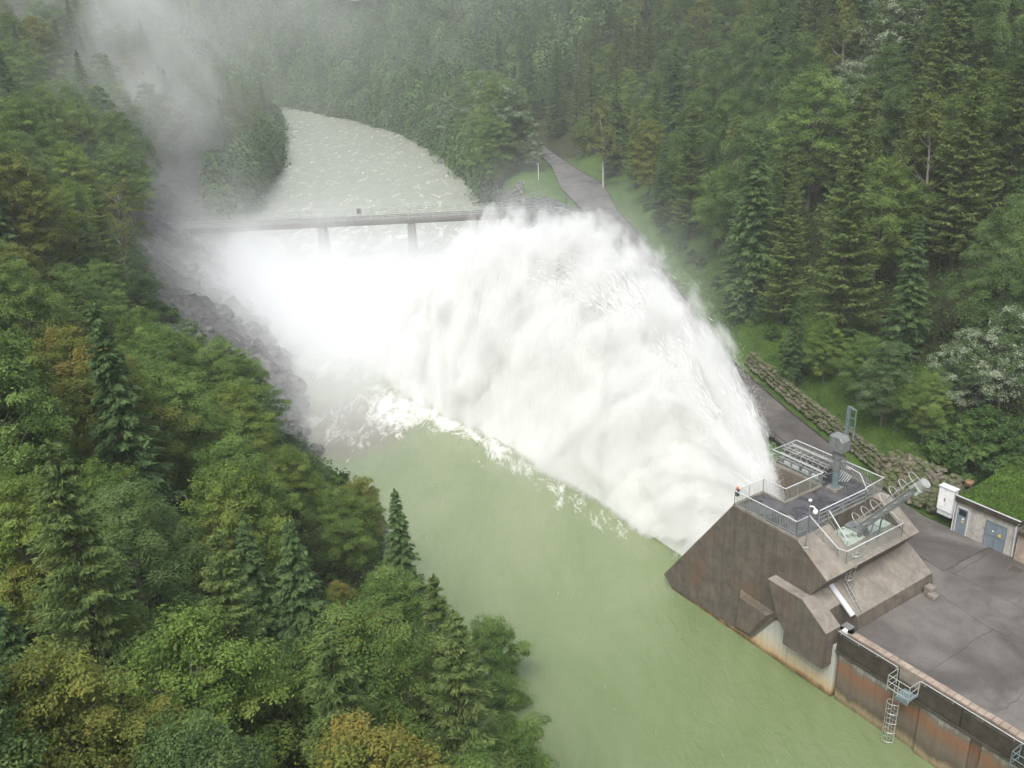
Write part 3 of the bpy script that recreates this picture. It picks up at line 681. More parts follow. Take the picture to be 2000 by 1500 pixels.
# ---- shed with grass roof
sh = T('roadside_shed', 'pale concrete shed with grey doors and a grass roof set into the slope', 'shed', -.6, 18.5, 4.5); o = (-.6, 18.5, 4.5)
MB(o).box(-3.05, 1.75, 18.5, 27, 4.3, 7.25).build('wall', MAT['shed'], sh)
MB(o).box(-3.1, 1.95, 18.28, 27, 7.25, 7.72).build('fascia', MAT['parapet'], sh, bevel=.03)
MB(o).box(-3.1, 1.95, 18.26, 18.34, 7.72, 7.78).build('drip_edge', MAT['palegrey'], sh)
d1 = MB(o).box(-2.85, -2.0, 18.43, 18.5, 4.52, 6.75).build('door', MAT['door'], sh); d1['label'] = 'narrow grey door with dark top window'
MB(o).box(-2.72, -2.12, 18.41, 18.44, 6.15, 6.65).build('window', MAT['glass'], d1)
MB(o).box(-2.42, -2.25, 18.40, 18.44, 5.55, 5.72).build('sign', MAT['yellow'], d1)
MB(o).box(-2.42, -2.25, 18.40, 18.44, 5.85, 5.95).build('notice', MAT['white'], d1)
for a0, a1 in ((-2.92, -2.85), (-2.0, -1.93)): MB(o).box(a0, a1, 18.42, 18.5, 4.52, 6.82).build('door_frame', MAT['palegrey'], sh)
MB(o).box(-2.92, -1.93, 18.42, 18.5, 6.75, 6.82).build('lintel', MAT['palegrey'], sh)
d2 = MB(o).box(-.5, .22, 18.43, 18.5, 4.52, 6.65).box(.26, .98, 18.43, 18.5, 4.52, 6.65).build('double_door', MAT['door'], sh)
tb_ = MB(o)
for a0, a1, z0, z1 in ((-.56, -.5, 4.52, 6.72), (.98, 1.04, 4.52, 6.72), (-.56, 1.04, 6.65, 6.72), (.21, .27, 4.52, 6.65), (-.5, .98, 5.55, 5.60)): tb_.box(a0, a1, 18.40, 18.44, z0, z1)
tb_.build('door_trim', MAT['hyd'], d2)
MB(o).box(.48, .68, 18.39, 18.43, 5.72, 5.92).build('sign', MAT['yellow'], d2); MB(o).box(.0, .12, 18.39, 18.43, 5.95, 6.03).build('notice', MAT['white'], d2)
MB(o).tube([(-3.1, 18.42, 7.3), (-3.1, 18.42, 4.5)], .05, 6).build('downpipe', MAT['palegrey'], sh)
MB(o).tube([(1.85, 18.30, 7.5), (1.7, 18.30, 7.2), (1.7, 18.42, 4.6)], .05, 6).build('downpipe', MAT['palegrey'], sh)
sh2 = T('annex_building', 'beige boarded annex with flat dark roof at the right edge beyond the shed', 'building', 5, 18.3, 4.5); o = (5, 18.3, 4.5)
MB(o).box(1.9, 16, 18.35, 27, 4.3, 6.75).build('wall', m_concrete('beige_boarded_concrete', (.36, .30, .25), .4, (.24, .19, .13), 1.6, .6), sh2)
MB(o).box(1.97, 16, 18.1, 27, 6.75, 7.1).build('fascia', MAT['parapet'], sh2, bevel=.03)
MB(o).box(2.3, 16, 18.4, 27, 7.1, 7.16).build('roof', MAT['asphalt'], sh2)
cb_ = T('electric_cabinet', 'white two-door electric cabinet fixed at the corner of the shed', 'cabinet', -3.8, 18.5, 6.0); o = (-3.8, 18.5, 6.0)
MB(o).box(-4.45, -3.18, 18.2, 18.75, 6.0, 8.0).build('case', MAT['palegrey'], cb_, bevel=.02)
for a0, a1 in ((-4.42, -3.84), (-3.80, -3.21)): MB(o).box(a0, a1, 18.17, 18.2, 6.05, 7.95).build('door', MAT['white'], cb_)
MB(o).box(-4.5, -3.13, 18.12, 18.8, 8.0, 8.08).build('roof', MAT['palegrey'], cb_)
MB(o).box(-4.4, -3.2, 18.25, 18.7, 5.6, 6.0).build('plinth', MAT['palegrey'], cb_)
MB(o).box(-3.90, -3.85, 18.13, 18.17, 6.9, 7.15).build('handle', MAT['dark_steel'], cb_)
# grass roof merging into the hillside
gr_v = []; gr_f = []; na, nb = 40, 30
for j in range(nb + 1):
    for i in range(na + 1):
        a = -3.0 + i * (4.85 / na); b = 18.36 + j * .42
        gr_v.append((a, b, 7.74 + .10 * mn.noise(Vector((a * .8, b * .8, 0))) + .05 * mn.noise(Vector((a * 4, b * 4, 3))) + max(0, b - 22) * .16))
for j in range(nb):
    for i in range(na): k = j * (na + 1) + i; gr_f.append((k, k + 1, k + na + 2, k + na + 1))
go = mobj('grass_roof', [np.array(p) - np.array((-.6, 18.5, 4.5)) for p in gr_v], gr_f, MAT['grass'], sh, True)
mh = T('manhole_cover', 'pale round manhole cover on the grass roof of the shed', 'manhole cover', -3.6, 20.9, 7.75)
mb = MB((-3.6, 20.9, 7.75)); cyl(mb, (-3.6, 20.9), .34, 7.5, 7.86, 18); mb.build('lid', MAT['cream'], mh)
for (a, b, s) in ((-3.25, 18.15, .28), (2.75, 17.2, .42)):
    t = T('drain_grate', 'dark square drain grate in the yard ' + ('at the foot of the white cabinet' if a < 0 else 'in front of the beige annex'), 'drain', a, b, 4.5)
    MB((a, b, 4.5)).box(a - s * 1.2, a + s * 1.2, b - s * 1.2, b + s * 1.2, 4.498, 4.508).build('surround', MAT['conc'], t)
    g_ = MB((a, b, 4.5))
    for k in range(6): g_.box(a - s, a + s, b - s + k * s / 3, b - s + k * s / 3 + s / 6, 4.508, 4.52)
    g_.build('bars', MAT['dark_steel'], t)

# ================================================================== bridge (own frame: x along the deck towards the left bank)
bR = np.array([9.0, 174.6]); bL = np.array([-62.0, 173.4]); bd = (bL - bR) / np.linalg.norm(bL - bR); BTH = math.atan2(bd[1], bd[0])
bridge = thing('road_bridge', 'narrow concrete bridge on slender piers crossing the misty river', 'bridge', (bR[0], bR[1], 7.9), BTH); o = (0, 0, 7.9)
BLn = float(np.linalg.norm(bL - bR)); WD = 2.3     # half width; local y runs to the photographer's far side with negative sign
MB(o).box(-3, BLn, -WD, WD, 7.78, 8.02).build('deck', MAT['asphalt'], bridge)
MB(o).box(-3, BLn, WD, WD + .25, 7.70, 8.12).box(-3, BLn, -WD - .25, -WD, 7.70, 8.12).build('edge_beam', MAT['conc'], bridge)
MB(o).box(-2, BLn, 1.1, 1.6, 7.0, 7.78).box(-2, BLn, -1.6, -1.1, 7.0, 7.78).build('girder', MAT['conc'], bridge)
for x in (11.5, 27.3, 44.6):
    for s in (1,):
        pm = MB(o); pm.add([(x - .6, -2.0, 7.0), (x + .6, -2.0, 7.0), (x + .6, 2.0, 7.0), (x - .6, 2.0, 7.0), (x - .85, -2.5, -2.5), (x + .85, -2.5, -2.5), (x + .85, 2.5, -2.5), (x - .85, 2.5, -2.5)],
                           [(0, 1, 2, 3), (7, 6, 5, 4), (0, 4, 5, 1), (1, 5, 6, 2), (2, 6, 7, 3), (3, 7, 4, 0)])
        pm.build('pier', MAT['conc'], bridge)
def plain_rail(parent, off, pts, h=1.25, post=2.45, name='railing', mat='rail', mids=(.33, .66), r=.06):
    rm = MB(off); P = [np.array(p, float) for p in pts]
    for k in (1,) + tuple(mids): rm.tube([p + np.array([0, 0, h * k]) for p in P], r, 4)
    for p, q_ in zip(P[:-1], P[1:]):
        L = np.linalg.norm(q_ - p); n = max(1, round(L / post))
        for i in range(n + 1): c = p + (q_ - p) * i / n; rm.tube([c, c + np.array([0, 0, h])], r * 1.1, 4)
    return rm.build(name, MAT[mat], parent)
for s in (1, -1): plain_rail(bridge, o, [(1 if s > 0 else 6, s * (WD + .12), 8.1), (BLn, s * (WD + .12), 8.1)])
sg = T0 = thing('railing_sign', 'small dark square sign box fixed to the bridge railing', 'sign', (bR[0] + bd[0] * 37.6, bR[1] + bd[1] * 37.6, 8.6), BTH)
# far side of the deck is +Y of the world: local y negative
MB((0, 0, 8.6)).box(-.45, .45, -WD - .28, -WD - .16, 8.62, 9.5).build('panel', MAT['dark_steel'], sg, bevel=.02)
MB((0, 0, 8.6)).tube([(0, -WD - .2, 9.4), (0, -WD - .2, 9.75)], .06, 5).build('bracket', MAT['dark_steel'], sg)
# paved flare joining bridge and road
fl = [(-2.2, 177.0), (8.3, 189.5), (12.6, 178.5), (15.5, 172.2), (9.0, 172.2), (-2.2, 172.2)]
fm_ = MB((9, 176, 7.9)); fm_.slab(fl, 7.2, 8.07); ap = thing('bridge_approach', 'dark wedge-shaped paved approach slab where the bridge meets the road', 'approach slab', (9, 176, 7.9))
fm_.build('slab', MAT['deck'], ap)
plain_rail(ap, (9, 176, 7.9), [(-1.8, 177.2, 8.05), (8.1, 189.6, 8.05)], h=1.1, post=2.2, mids=(.5,))
bp = thing('barrier_post', 'upright black post beside the road at the bridge head', 'post', tuple(at(1106, 413, 8.1)))
o = tuple(at(1106, 413, 8.1)); MB(o).box(o[0] - .2, o[0] + .2, o[1] - .15, o[1] + .15, 8.0, 10.6).build('post', MAT['dark_steel'], bp, bevel=.03)
MB(o).box(o[0] - .26, o[0] + .26, o[1] - .2, o[1] + .2, 10.6, 10.68).build('cap', MAT['dark_steel'], bp)
gr1 = thing('guard_rail', 'pale curved steel guard rail at the near side of the bridge head', 'guard rail', (12, 171, 8)); o = (12, 171, 8)
pts = [at(x, y, 8.6) for x, y in ((1082, 406), (1098, 408), (1112, 413), (1122, 420), (1130, 430))]
gm = MB(o)
for dz in (0, .1, .2): gm.tube([tuple(np.array(p) + (0, 0, dz)) for p in pts], .06, 4)
gm.build('beam', MAT['metal'], gr1)
gm = MB(o)
for p in pts: gm.box(p[0] - .06, p[0] + .06, p[1] - .06, p[1] + .06, 7.6, 8.8)
gm.build('post', MAT['rail'], gr1)
mp = thing('marker_post', 'thin pale marker post standing on the green verge by the road', 'post', tuple(at(1052, 352, 8.1))); o = tuple(at(1052, 352, 8.1))
MB(o).tube([o, (o[0], o[1], 12.2)], .09, 6).build('pole', MAT['palegrey'], mp)
MB(o).box(o[0] - .2, o[0] + .2, o[1] - .05, o[1] + .05, 11.2, 12.2).build('plate', MAT['dark_steel'], mp)
# dark guard rail between the grass and the road next to the block
gd = thing('roadside_railing', 'low dark railing on the river side of the road beside the jet', 'railing', (24.2, 78, 4.6)); o = (24.2, 78, 4.6)
P = [(19.9, 104, roadz(104)), (21.6, 93, roadz(93)), (23.5, 83, roadz(83)), (25.9, 73.2, roadz(73.2)), (27.2, 67.2, roadz(67))]
plain_rail(gd, o, P, h=.9, post=2.0, mids=(.5,), mat='dark_steel', r=.035)
# two pinkish marker boards on the left bank
for k, (px, py) in enumerate(((248, 612), (257, 614))):
    p = at(px, py, 14.5); zz = hz(p[0], p[1])
    t = thing('marker_board', ('left' if k == 0 else 'right') + ' one of the two slanted pinkish boards among the bushes on the left bank', 'board', tuple(p), R(20), 'pinkish boards on the left bank')
    MB((0, 0, 0)).add([(-.12, -.04, -1.5), (.12, -.04, -1.5), (.12, .04, -1.5), (-.12, .04, -1.5), (.65, -.04, .9), (.9, -.04, .9), (.9, .04, .9), (.65, .04, .9)], [(3, 2, 1, 0), (4, 5, 6, 7), (0, 1, 5, 4), (1, 2, 6, 5), (2, 3, 7, 6), (3, 0, 4, 7)]).build('plank', MAT['pink'], t)
    MB((0, 0, 0)).tube([(0, .1, -3.5), (0, .1, -.6)], .06, 5).build('stake', MAT['bark'], t)

# ------------------------------------------------------------------ boulders
def boulder(seed, r, flat=.75):
    bm = bmesh.new(); bmesh.ops.create_icosphere(bm, subdivisions=2, radius=1)
    sx = Vector((random.uniform(.8, 1.3), random.uniform(.7, 1.1), random.uniform(.6, .95) * flat / .75)); of = Vector((seed * 3.1, seed * 1.7, 0))
    for v in bm.verts:
        n = mn.noise(v.co * 1.3 + of) * .45 + mn.noise(v.co * 3 + of) * .18
        v.co = Vector((v.co.x * sx.x, v.co.y * sx.y, v.co.z * sx.z)) * (1 + n) * r
    V = [np.array(v.co) for v in bm.verts]; Fc = [tuple(v.index for v in f.verts) for f in bm.faces]; bm.free(); return V, Fc
BLD = [boulder(i, 1.) for i in range(14)]
def add_boulder(mb, c, r):
    V, Fc = random.choice(BLD); an = random.uniform(0, 6.28); ca, sa = math.cos(an), math.sin(an)
    mb.add([np.array((v[0] * ca - v[1] * sa, v[0] * sa + v[1] * ca, v[2])) * r + np.array(c) for v in V], Fc)
wl = thing('stone_wall', 'rough mossy boulder wall along the hill side of the road', 'stone wall', (31, 76, 4.6)); wm = MB((31, 76, 4.6))
for i, p in enumerate(densify([(35.5, 60.5), (33.6, 64), (32.4, 69), (31.3, 76), (29.3, 86), (27.4, 96.5), (26.4, 108), (25.9, 118)], 330)):
    if p[1] < 66.5 or p[1] > 97: continue
    hgt = 1.55 * (1 - .6 * sm(np.array(p[1]), 98, 118))
    for k in range(4): 
        add_boulder(wm, (p[0] + k * .17 + random.uniform(-.15, .15), p[1] + random.uniform(-.2, .2), roadz(p[1]) + .05 + (k + .3) * float(hgt) / 4), random.uniform(.14, .34))
wm.build('stones', MAT['stone'], wl)
wl = thing('stone_bank', 'bank of mossy boulders between the white cabinet and the road kerb', 'stone bank', tuple(W(-6, 20.5, 4.5))); wm = MB(tuple(W(-6, 20.5, 4.5)))
for i in range(430):
    a = random.uniform(-11, -3.3); t = random.uniform(0, 1); b = 19.7 + t * 2.1 + (a + 6) * -.05
    p = W(a, b, 4.5 + .15 + t * 2.7 + random.uniform(-.1, .1)); add_boulder(wm, p, random.uniform(.15, .42))
wm.build('stones', MAT['stone'], wl)
rp_ = MB((0, 0, 0))
for i in range(520):
    x = random.uniform(-8, 5); y = random.uniform(180, 214); d = float(-sdist(np.array([x]), np.array([y]), RB)[0])
    if -.5 < d < 9 and not (d > 4 and random.random() < .6): add_boulder(rp_, (x, y, max(0, hz(x, y)) + .1), random.uniform(.25, .75))
tag(rp_.build('riprap', MAT['greyrock']), 'grey broken rocks on the shore beyond the bridge', 'rocks', kind='stuff')
rp_ = MB((0, 0, 0))
for i in range(900):
    y = random.uniform(84, 175); k = np.interp(y, [p[1] for p in LB[4:12]], [p[0] for p in LB[4:12]]); x = k - abs(random.gauss(0, 4)) + .6
    add_boulder(rp_, (x, y, max(-.1, hz(x, y)) + .0), random.uniform(.15, .6) * random.choice((.6, 1, 1.4, 2.4)))
tag(rp_.build('bank_rocks', MAT['greyrock']), 'loose grey rocks along the bare left bank', 'rocks', kind='stuff')

# ------------------------------------------------------------------ far house
hp = at(713, 8, 47); hp = CAM + ray(713, 6) / np.linalg.norm(ray(713, 6)) * 600
hp[2] += 10.5
fh = thing('hillside_house', 'white house with grey roof half hidden by trees on the far hill top', 'house', tuple(hp), R(12)); 
MB((0, 0, 0)).box(-8, 8, -5, 5, -9, 4).build('wall', MAT['shed'], fh)
MB((0, 0, 0)).add([(-8.8, -5.8, 4), (8.8, -5.8, 4), (8.8, 5.8, 4), (-8.8, 5.8, 4), (-8.8, 0, 8), (8.8, 0, 8)], [(0, 1, 5, 4), (2, 3, 4, 5), (0, 4, 3), (1, 2, 5), (3, 2, 1, 0)]).build('roof', MAT['hydgrey'], fh)
for i in range(5):
    for zz in (-5, -1): MB((0, 0, 0)).box(-6.6 + i * 3, -5.3 + i * 3, -5.06, -5.0, zz, zz + 1.6).build('window', MAT['glass'], fh)
MB((0, 0, 0)).box(-7, 7, -6.2, -5.0, .9, 1.1).build('balcony', MAT['bark_grey'], fh)

# ================================================================== trees
def unit(v): return v / np.maximum(np.linalg.norm(v, axis=-1, keepdims=True), 1e-9)
def leafquads(c, d, n, L, Wd):
    """rhombic leaves: centres c, long axes d, face normals n, lengths, widths"""
    d = unit(d); s = unit(np.cross(d, n)); L = np.broadcast_to(np.asarray(L), (len(c),))[:, None] / 2; Wd = np.broadcast_to(np.asarray(Wd), (len(c),))[:, None] / 2
    co = np.stack([c - d * L, c + s * Wd, c + d * L, c - s * Wd], 1).reshape(-1, 3)
    return co, np.arange(len(co)).reshape(-1, 4)
def leafmesh(name, c, d, n, L, Wd, tint, au, mat):
    co, q = leafquads(c, d, n, L, Wd)
    o = raw_mesh(name, co, q, mat, {'tint': np.repeat(tint, 4), 'au': np.repeat(au, 4)})
    o.data.update(); return o
def m_leaf(name, dark, mid, light, au1=(.16, .165, .03), au2=(.22, .13, .028), pale=None, trans=.25, rvar=.3):
    m = newmat(name); g = G(m); t = g.attr('tint')['Fac']; au = g.attr('au')['Fac']
    rnd = g.n('ShaderNodeObjectInfo').outputs['Random']
    tt = g.math('ADD', t, g.math('MULTIPLY', g.math('SUBTRACT', rnd, .5), rvar), clamp=True)
    c = g.ramp(tt, [(0, dark), (.5, mid), (.93, light)] + ([(1, pale)] if pale else [(1, light)]))
    ac = g.mix(t, au1, au2)
    c = g.mix(au, c, ac)
    c = g.mix(.05, c, (.16, .19, .13)); df = g.n('ShaderNodeBsdfPrincipled'); g.put(df.inputs['Base Color'], c); df.inputs['Roughness'].default_value = .6; df.inputs['Specular IOR Level'].default_value = .12
    tr = g.n('ShaderNodeBsdfTranslucent'); g.put(tr.inputs[0], g.mix(.4, c, (.10, .14, .02)))
    ms = g.n('ShaderNodeMixShader'); ms.inputs[0].default_value = trans
    m.node_tree.links.new(df.outputs[0], ms.inputs[1]); m.node_tree.links.new(tr.outputs[0], ms.inputs[2]); g.out(ms); return m
ML = {
 'green': m_leaf('broad_leaf', (.042, .090, .018), (.095, .172, .036), (.170, .250, .064)),
 'lime': m_leaf('yellow_green_leaf', (.056, .108, .018), (.128, .204, .036), (.215, .280, .062)),
 'autumn': m_leaf('autumn_leaf', (.052, .090, .016), (.108, .150, .028), (.200, .215, .045)),
 'pale': m_leaf('silvery_leaf', (.036, .074, .022), (.080, .135, .046), (.165, .215, .110), pale=(.42, .47, .36)),
 'beech': m_leaf('layered_leaf', (.038, .080, .022), (.080, .144, .042), (.142, .205, .068)),
 'spruce': m_leaf('spruce_needle', (.022, .050, .016), (.056, .106, .034), (.102, .162, .054), trans=.08),
 'larch': m_leaf('larch_needle', (.042, .074, .020), (.094, .142, .038), (.160, .210, .062), trans=.2),
 'birch': m_leaf('birch_leaf', (.060, .095, .022), (.125, .165, .038), (.210, .235, .070)),
 'bush': m_leaf('bush_leaf', (.022, .055, .012), (.050, .105, .022), (.100, .165, .036)),
}
def trunkmesh(name, H, r0, limbs, mat, lean=(0, 0)):
    mb = MB(); mb.tube([(lean[0] * t * t * H, lean[1] * t * t * H, t * H - .8 * (t == 0)) for t in (0, .25, .5, .75, 1)], r0, 7, .03)
    for p0, p1, p2, r in limbs: mb.tube([p0, p1, p2], r, 4, r * .3)
    return mb.build(name, mat)
def broadleaf(kind, H=15., Rc=4.2, zb=.25, ncl=150, nl=230, leaf=.20, au=0., bark='bark_grey', top=1.0, seed=0, open_=0., weep=0., lean=0.):
    r = np.random.default_rng(seed); cl = []; tries = 0
    while len(cl) < ncl and tries < 9000:
        tries += 1
        t = r.uniform(0, 1) ** .8; z = zb * H + t * (1 - zb) * H * .97
        prof = (math.sin(math.pi * (t * .82 + .14))) ** .75 * (1 - .25 * t) * (.85 + .3 * r.random())
        rad = Rc * prof * math.sqrt(r.uniform(.18, 1)); an = r.uniform(0, 2 * math.pi)
        lob = 1 + .30 * math.sin(an * 3 + seed + t * 4) + .22 * math.sin(an * 5 + t * 9 + seed * 2)
        p = np.array([math.cos(an) * rad * lob + lean * t * t * H, math.sin(an) * rad * lob, z])
        if all(np.linalg.norm((p - q) * np.array([1, 1, 1.15])) > Rc * .205 for q in cl): cl.append(p)
    cl = np.array(cl); n = len(cl); cr_ = r.uniform(.6, 1.35, n) * Rc * .155
    k = (r.uniform(.6, 1.3, n) * nl).astype(int); idx = np.repeat(np.arange(n), k); N = len(idx)
    d = unit(r.normal(0, 1, (N, 3))); d[:, 2] = np.where(d[:, 2] < -.35, -d[:, 2] * .6, d[:, 2])
    rr = r.uniform(.55, 1.08, N) ** .6 * np.where(r.random(N) < .2, r.uniform(1.2, 2.0, N), 1.); base = cl[idx]
    outv = unit((cl - np.array([0, 0, H * .5])) * np.array([1, 1, .5]))[idx]
    c = base + d * (cr_[idx] * rr)[:, None] * np.array([1.05, 1.05, .82]) + outv * (r.random((N, 1)) * .3)
    c[:, 2] -= weep * (np.linalg.norm(c[:, :2], axis=1) / Rc) ** 2 * r.uniform(.3, 1, N)
    nn = unit(d * .7 + outv * .4 + np.array([0, 0, .75]) + r.normal(0, .5, (N, 3)))
    dd = np.cross(nn, r.normal(0, 1, (N, 3)))
    tc = r.uniform(.12, .85, n); tint = np.clip(tc[idx] + r.normal(0, .20, N), 0, 1)
    if kind == 'pale': tint = np.where(r.random(N) < .22 * (tc[idx] > .35), 1., np.minimum(tint, .9))
    auc = np.clip((np.sin(cl[:, 0] * .9 + seed) + np.cos(cl[:, 2] * .8 + seed * 2)) * .35 + au * 1.3 - .55, 0, 1) * (au > 0)
    a_ = np.clip(auc[idx] + r.normal(0, .22, N) * (au > 0), 0, 1)
    crown = leafmesh('crown', c, dd, nn, r.uniform(.8, 1.5, N) * leaf, r.uniform(.5, .9, N) * leaf * .8, tint, a_, ML[kind])
    limbs = []
    for i in r.choice(n, min(n, 34), replace=False):
        q = cl[i]; z0 = max(zb * H * .6, q[2] - np.linalg.norm(q[:2]) * .9); p0 = (lean * (z0 / H) ** 2 * H, 0, z0)
        mid = (q + np.array(p0)) / 2 + np.array([0, 0, -.25]); limbs.append((p0, mid, q, .04 if kind == 'birch' else .085))
    trunk = trunkmesh('trunk', H * .93, H * .014, limbs, MAT[bark], (lean, 0))
    return crown, trunk
def conifer(kind, H=18., Rb=3.1, zb=.08, whorls=34, per=8, nl=46, L=.42, Wd=.10, droop=.35, up=0., seed=0, taper=.85, bark='bark', gappy=.15):
    r = np.random.default_rng(seed); C_ = []; D_ = []; N_ = []; T_ = []; limbs = []
    for w_ in range(whorls):
        t = (w_ + r.uniform(-.3, .3)) / whorls; t = min(max(t, 0), .985); z = (zb + (1 - zb) * t) * H
        Rr = Rb * (1 - t) ** taper * (.72 + .28 * min(1, t * 6)) + .12
        for b in range(per):
            if r.random() < gappy: continue
            an = r.uniform(0, 2 * math.pi) + b * 2 * math.pi / per; Lb = Rr * r.uniform(.65, 1.15); dr = np.array([math.cos(an), math.sin(an), 0]); sd2 = np.array([-math.sin(an), math.cos(an), 0])
            m_ = max(5, int(nl * (.35 + .65 * Lb / Rb))); s = r.uniform(.08, 1, m_) ** .75
            dz = -droop * Lb * s ** 1.2 * (1 - .35 * s) + up * Lb * s * s
            side = r.uniform(-1, 1, m_) * (1 - s * .75) * Lb * .34
            c = dr * (s * Lb)[:, None] + sd2 * side[:, None]; c[:, 2] += z + dz - np.abs(side) * .25 + r.normal(0, .05, m_)
            d = dr * .8 + sd2 * np.sign(side)[:, None] * r.uniform(.2, 1.1, (m_, 1)) + np.array([0, 0, 1.]) * r.uniform(-.7, .1 + up, (m_, 1))
            nn = np.array([0, 0, 1.]) + r.normal(0, .45, (m_, 3)); tb = r.uniform(.25, .75)
            C_.append(c); D_.append(d); N_.append(nn); T_.append(np.clip(tb + r.normal(0, .15, m_) + (s - .6) * .35, 0, 1))
            if b % 2 == 0 and w_ % 2 == 0: limbs.append(((0, 0, z), dr * Lb * .5 + np.array([0, 0, z - droop * Lb * .35]), dr * Lb * .85 + np.array([0, 0, z - droop * Lb * .6 + up * Lb * .6]), .03))
    c = np.concatenate(C_); N = len(c)
    tp = np.stack([r.normal(0, .05, 40), r.normal(0, .05, 40), r.uniform(.95, 1.0, 40) * H], -1)
    c = np.concatenate([c, tp]); d = np.concatenate(D_ + [np.tile([.1, 0, 1.], (40, 1)) + r.normal(0, .3, (40, 3))]); nn = unit(np.concatenate(N_ + [r.normal(0, 1, (40, 3))]))
    ti = np.concatenate(T_ + [np.full(40, .6)]); N = len(c)
    crown = leafmesh('crown', c, d, nn, r.uniform(.7, 1.3, N) * L, r.uniform(.7, 1.3, N) * Wd, ti, np.zeros(N), ML[kind])
    return crown, trunkmesh('trunk', H * .985, H * .0115, limbs, MAT[bark])
PROTO = {}
def reg(key, ct, H, Rc, name, cat, look): 
    for o in ct: C.objects.unlink(o)
    PROTO[key] = (ct, H, Rc, name, cat, look)
for i in range(3): reg(f'green{i}', broadleaf('green', 15, 4.3, .22, 170, 320, .165, seed=11 + i, au=.12 if i == 2 else 0), 15, 4.6, 'broadleaf_tree', 'broadleaf tree', 'broadleaf tree')
for i in range(2): reg(f'lime{i}', broadleaf('lime', 14, 3.9, .2, 170, 320, .165, seed=21 + i, au=.2 * i), 14, 4.2, 'maple_tree', 'maple tree', 'yellow-green maple')
for i in range(2): reg(f'autumn{i}', broadleaf('autumn', 15, 4.0, .2, 170, 320, .165, seed=31 + i, au=.24 + .10 * i), 15, 4.3, 'autumn_tree', 'autumn tree', 'autumn tree')
for i in range(2): reg(f'pale{i}', broadleaf('pale', 13, 3.7, .22, 170, 320, .165, seed=41 + i), 13, 4.0, 'whitebeam_tree', 'whitebeam tree', 'silvery whitebeam')
for i in range(2): reg(f'beech{i}', broadleaf('beech', 18, 4.6, .15, 170, 320, .165, seed=51 + i, weep=1.2), 18, 4.9, 'beech_tree', 'beech tree', 'dark beech')
for i in range(3): reg(f'spruce{i}', conifer('spruce', 19, 3.4 + .3 * i, .06, 44, 10, 85, .50, .13, .38, 0, 61 + i), 19, 3.2, 'spruce_tree', 'spruce tree', 'dark spruce')
for i in range(3): reg(f'larch{i}', conifer('larch', 18, 3.5, .10, 42, 10, 90, .36, .085, .22, .28, 71 + i, .72, gappy=.22), 18, 3.1, 'larch_tree', 'larch tree', 'olive larch')
for i in range(2): reg(f'birch{i}', broadleaf('birch', 16, 2.6, .38, 95, 240, .20, seed=81 + i, bark='birch', weep=1.0, au=.12 * i, lean=.05), 16, 2.7, 'birch_tree', 'birch tree', 'white-stemmed birch')
reg('thin0', broadleaf('autumn', 13, 3.6, .25, 48, 120, .17, seed=91, bark='bark_grey', au=.35, lean=.12), 13, 3.6, 'thin_tree', 'tree', 'bare-limbed tree')
for i in range(2): reg(f'bush{i}', broadleaf('bush', 3.2, 2.1, .02, 45, 220, .20, seed=95 + i, bark='bark'), 3.2, 2.2, 'bush', 'bush', 'leafy bush')

HW = ['left edge', 'a tenth across', 'a sixth across', 'a quarter across', 'a third across', 'two fifths across', 'nearly halfway across', 'past halfway across', 'three fifths across',
      'two thirds across', 'three quarters across', 'four fifths across', 'nine tenths across', 'right edge']
VW = ['top edge', 'below top edge', 'a tenth down', 'a sixth down', 'a quarter down', 'a third down', 'two fifths down', 'halfway down', 'three fifths down', 'two thirds down', 'three quarters down',
      'four fifths down', 'nine tenths down', 'bottom edge']
LABELS = {}
TREES = []
def place(key, x, y, s, region, z=None, rz=None, label=None, tilt=0., sxy=1.):
    ct, H, Rc, nm, cat, look = PROTO[key]; z = hz(x, y) if z is None else z
    e = bpy.data.objects.new(nm, None); C.objects.link(e); e.empty_display_size = .5
    e.location = (x, y, z - .1); e.rotation_euler = (tilt, tilt * .6, rng.uniform(0, 6.28) if rz is None else rz); e.scale = (s * sxy, s * sxy, s)
    for o in ct:
        c = o.copy(); C.objects.link(c); c.parent = e; c.name = o.name
    px, py, dd = pj((x, y, z + H * s * .75)); TREES.append((e, px, py, dd))
    if label: tag(e, label, cat, f'{cat} group, {region}'); return e
    sz = ('small' if s < .72 else 'medium' if s < .95 else 'tall' if s < 1.15 else 'towering')
    hw = HW[int(np.clip(px / 2000 * 14, 0, 13))]; vw = VW[int(np.clip(py / 1500 * 14, 0, 13))]
    tag(e, f'{sz} {look}, {region}, {vw}, {hw}', cat, f'{cat} group, {region}'); return e
def spot(px, py, Ht):
    """base point on the terrain of a tree of height Ht whose apex shows at px, py"""
    d = ray(px, py); d = d / np.linalg.norm(d); best = None
    for t in np.arange(18, 620, .5):
        p = CAM + d * t; g_ = p[2] - hz(p[0], p[1])
        if g_ <= Ht and p[2] > 0: return p[0], p[1]
    return None
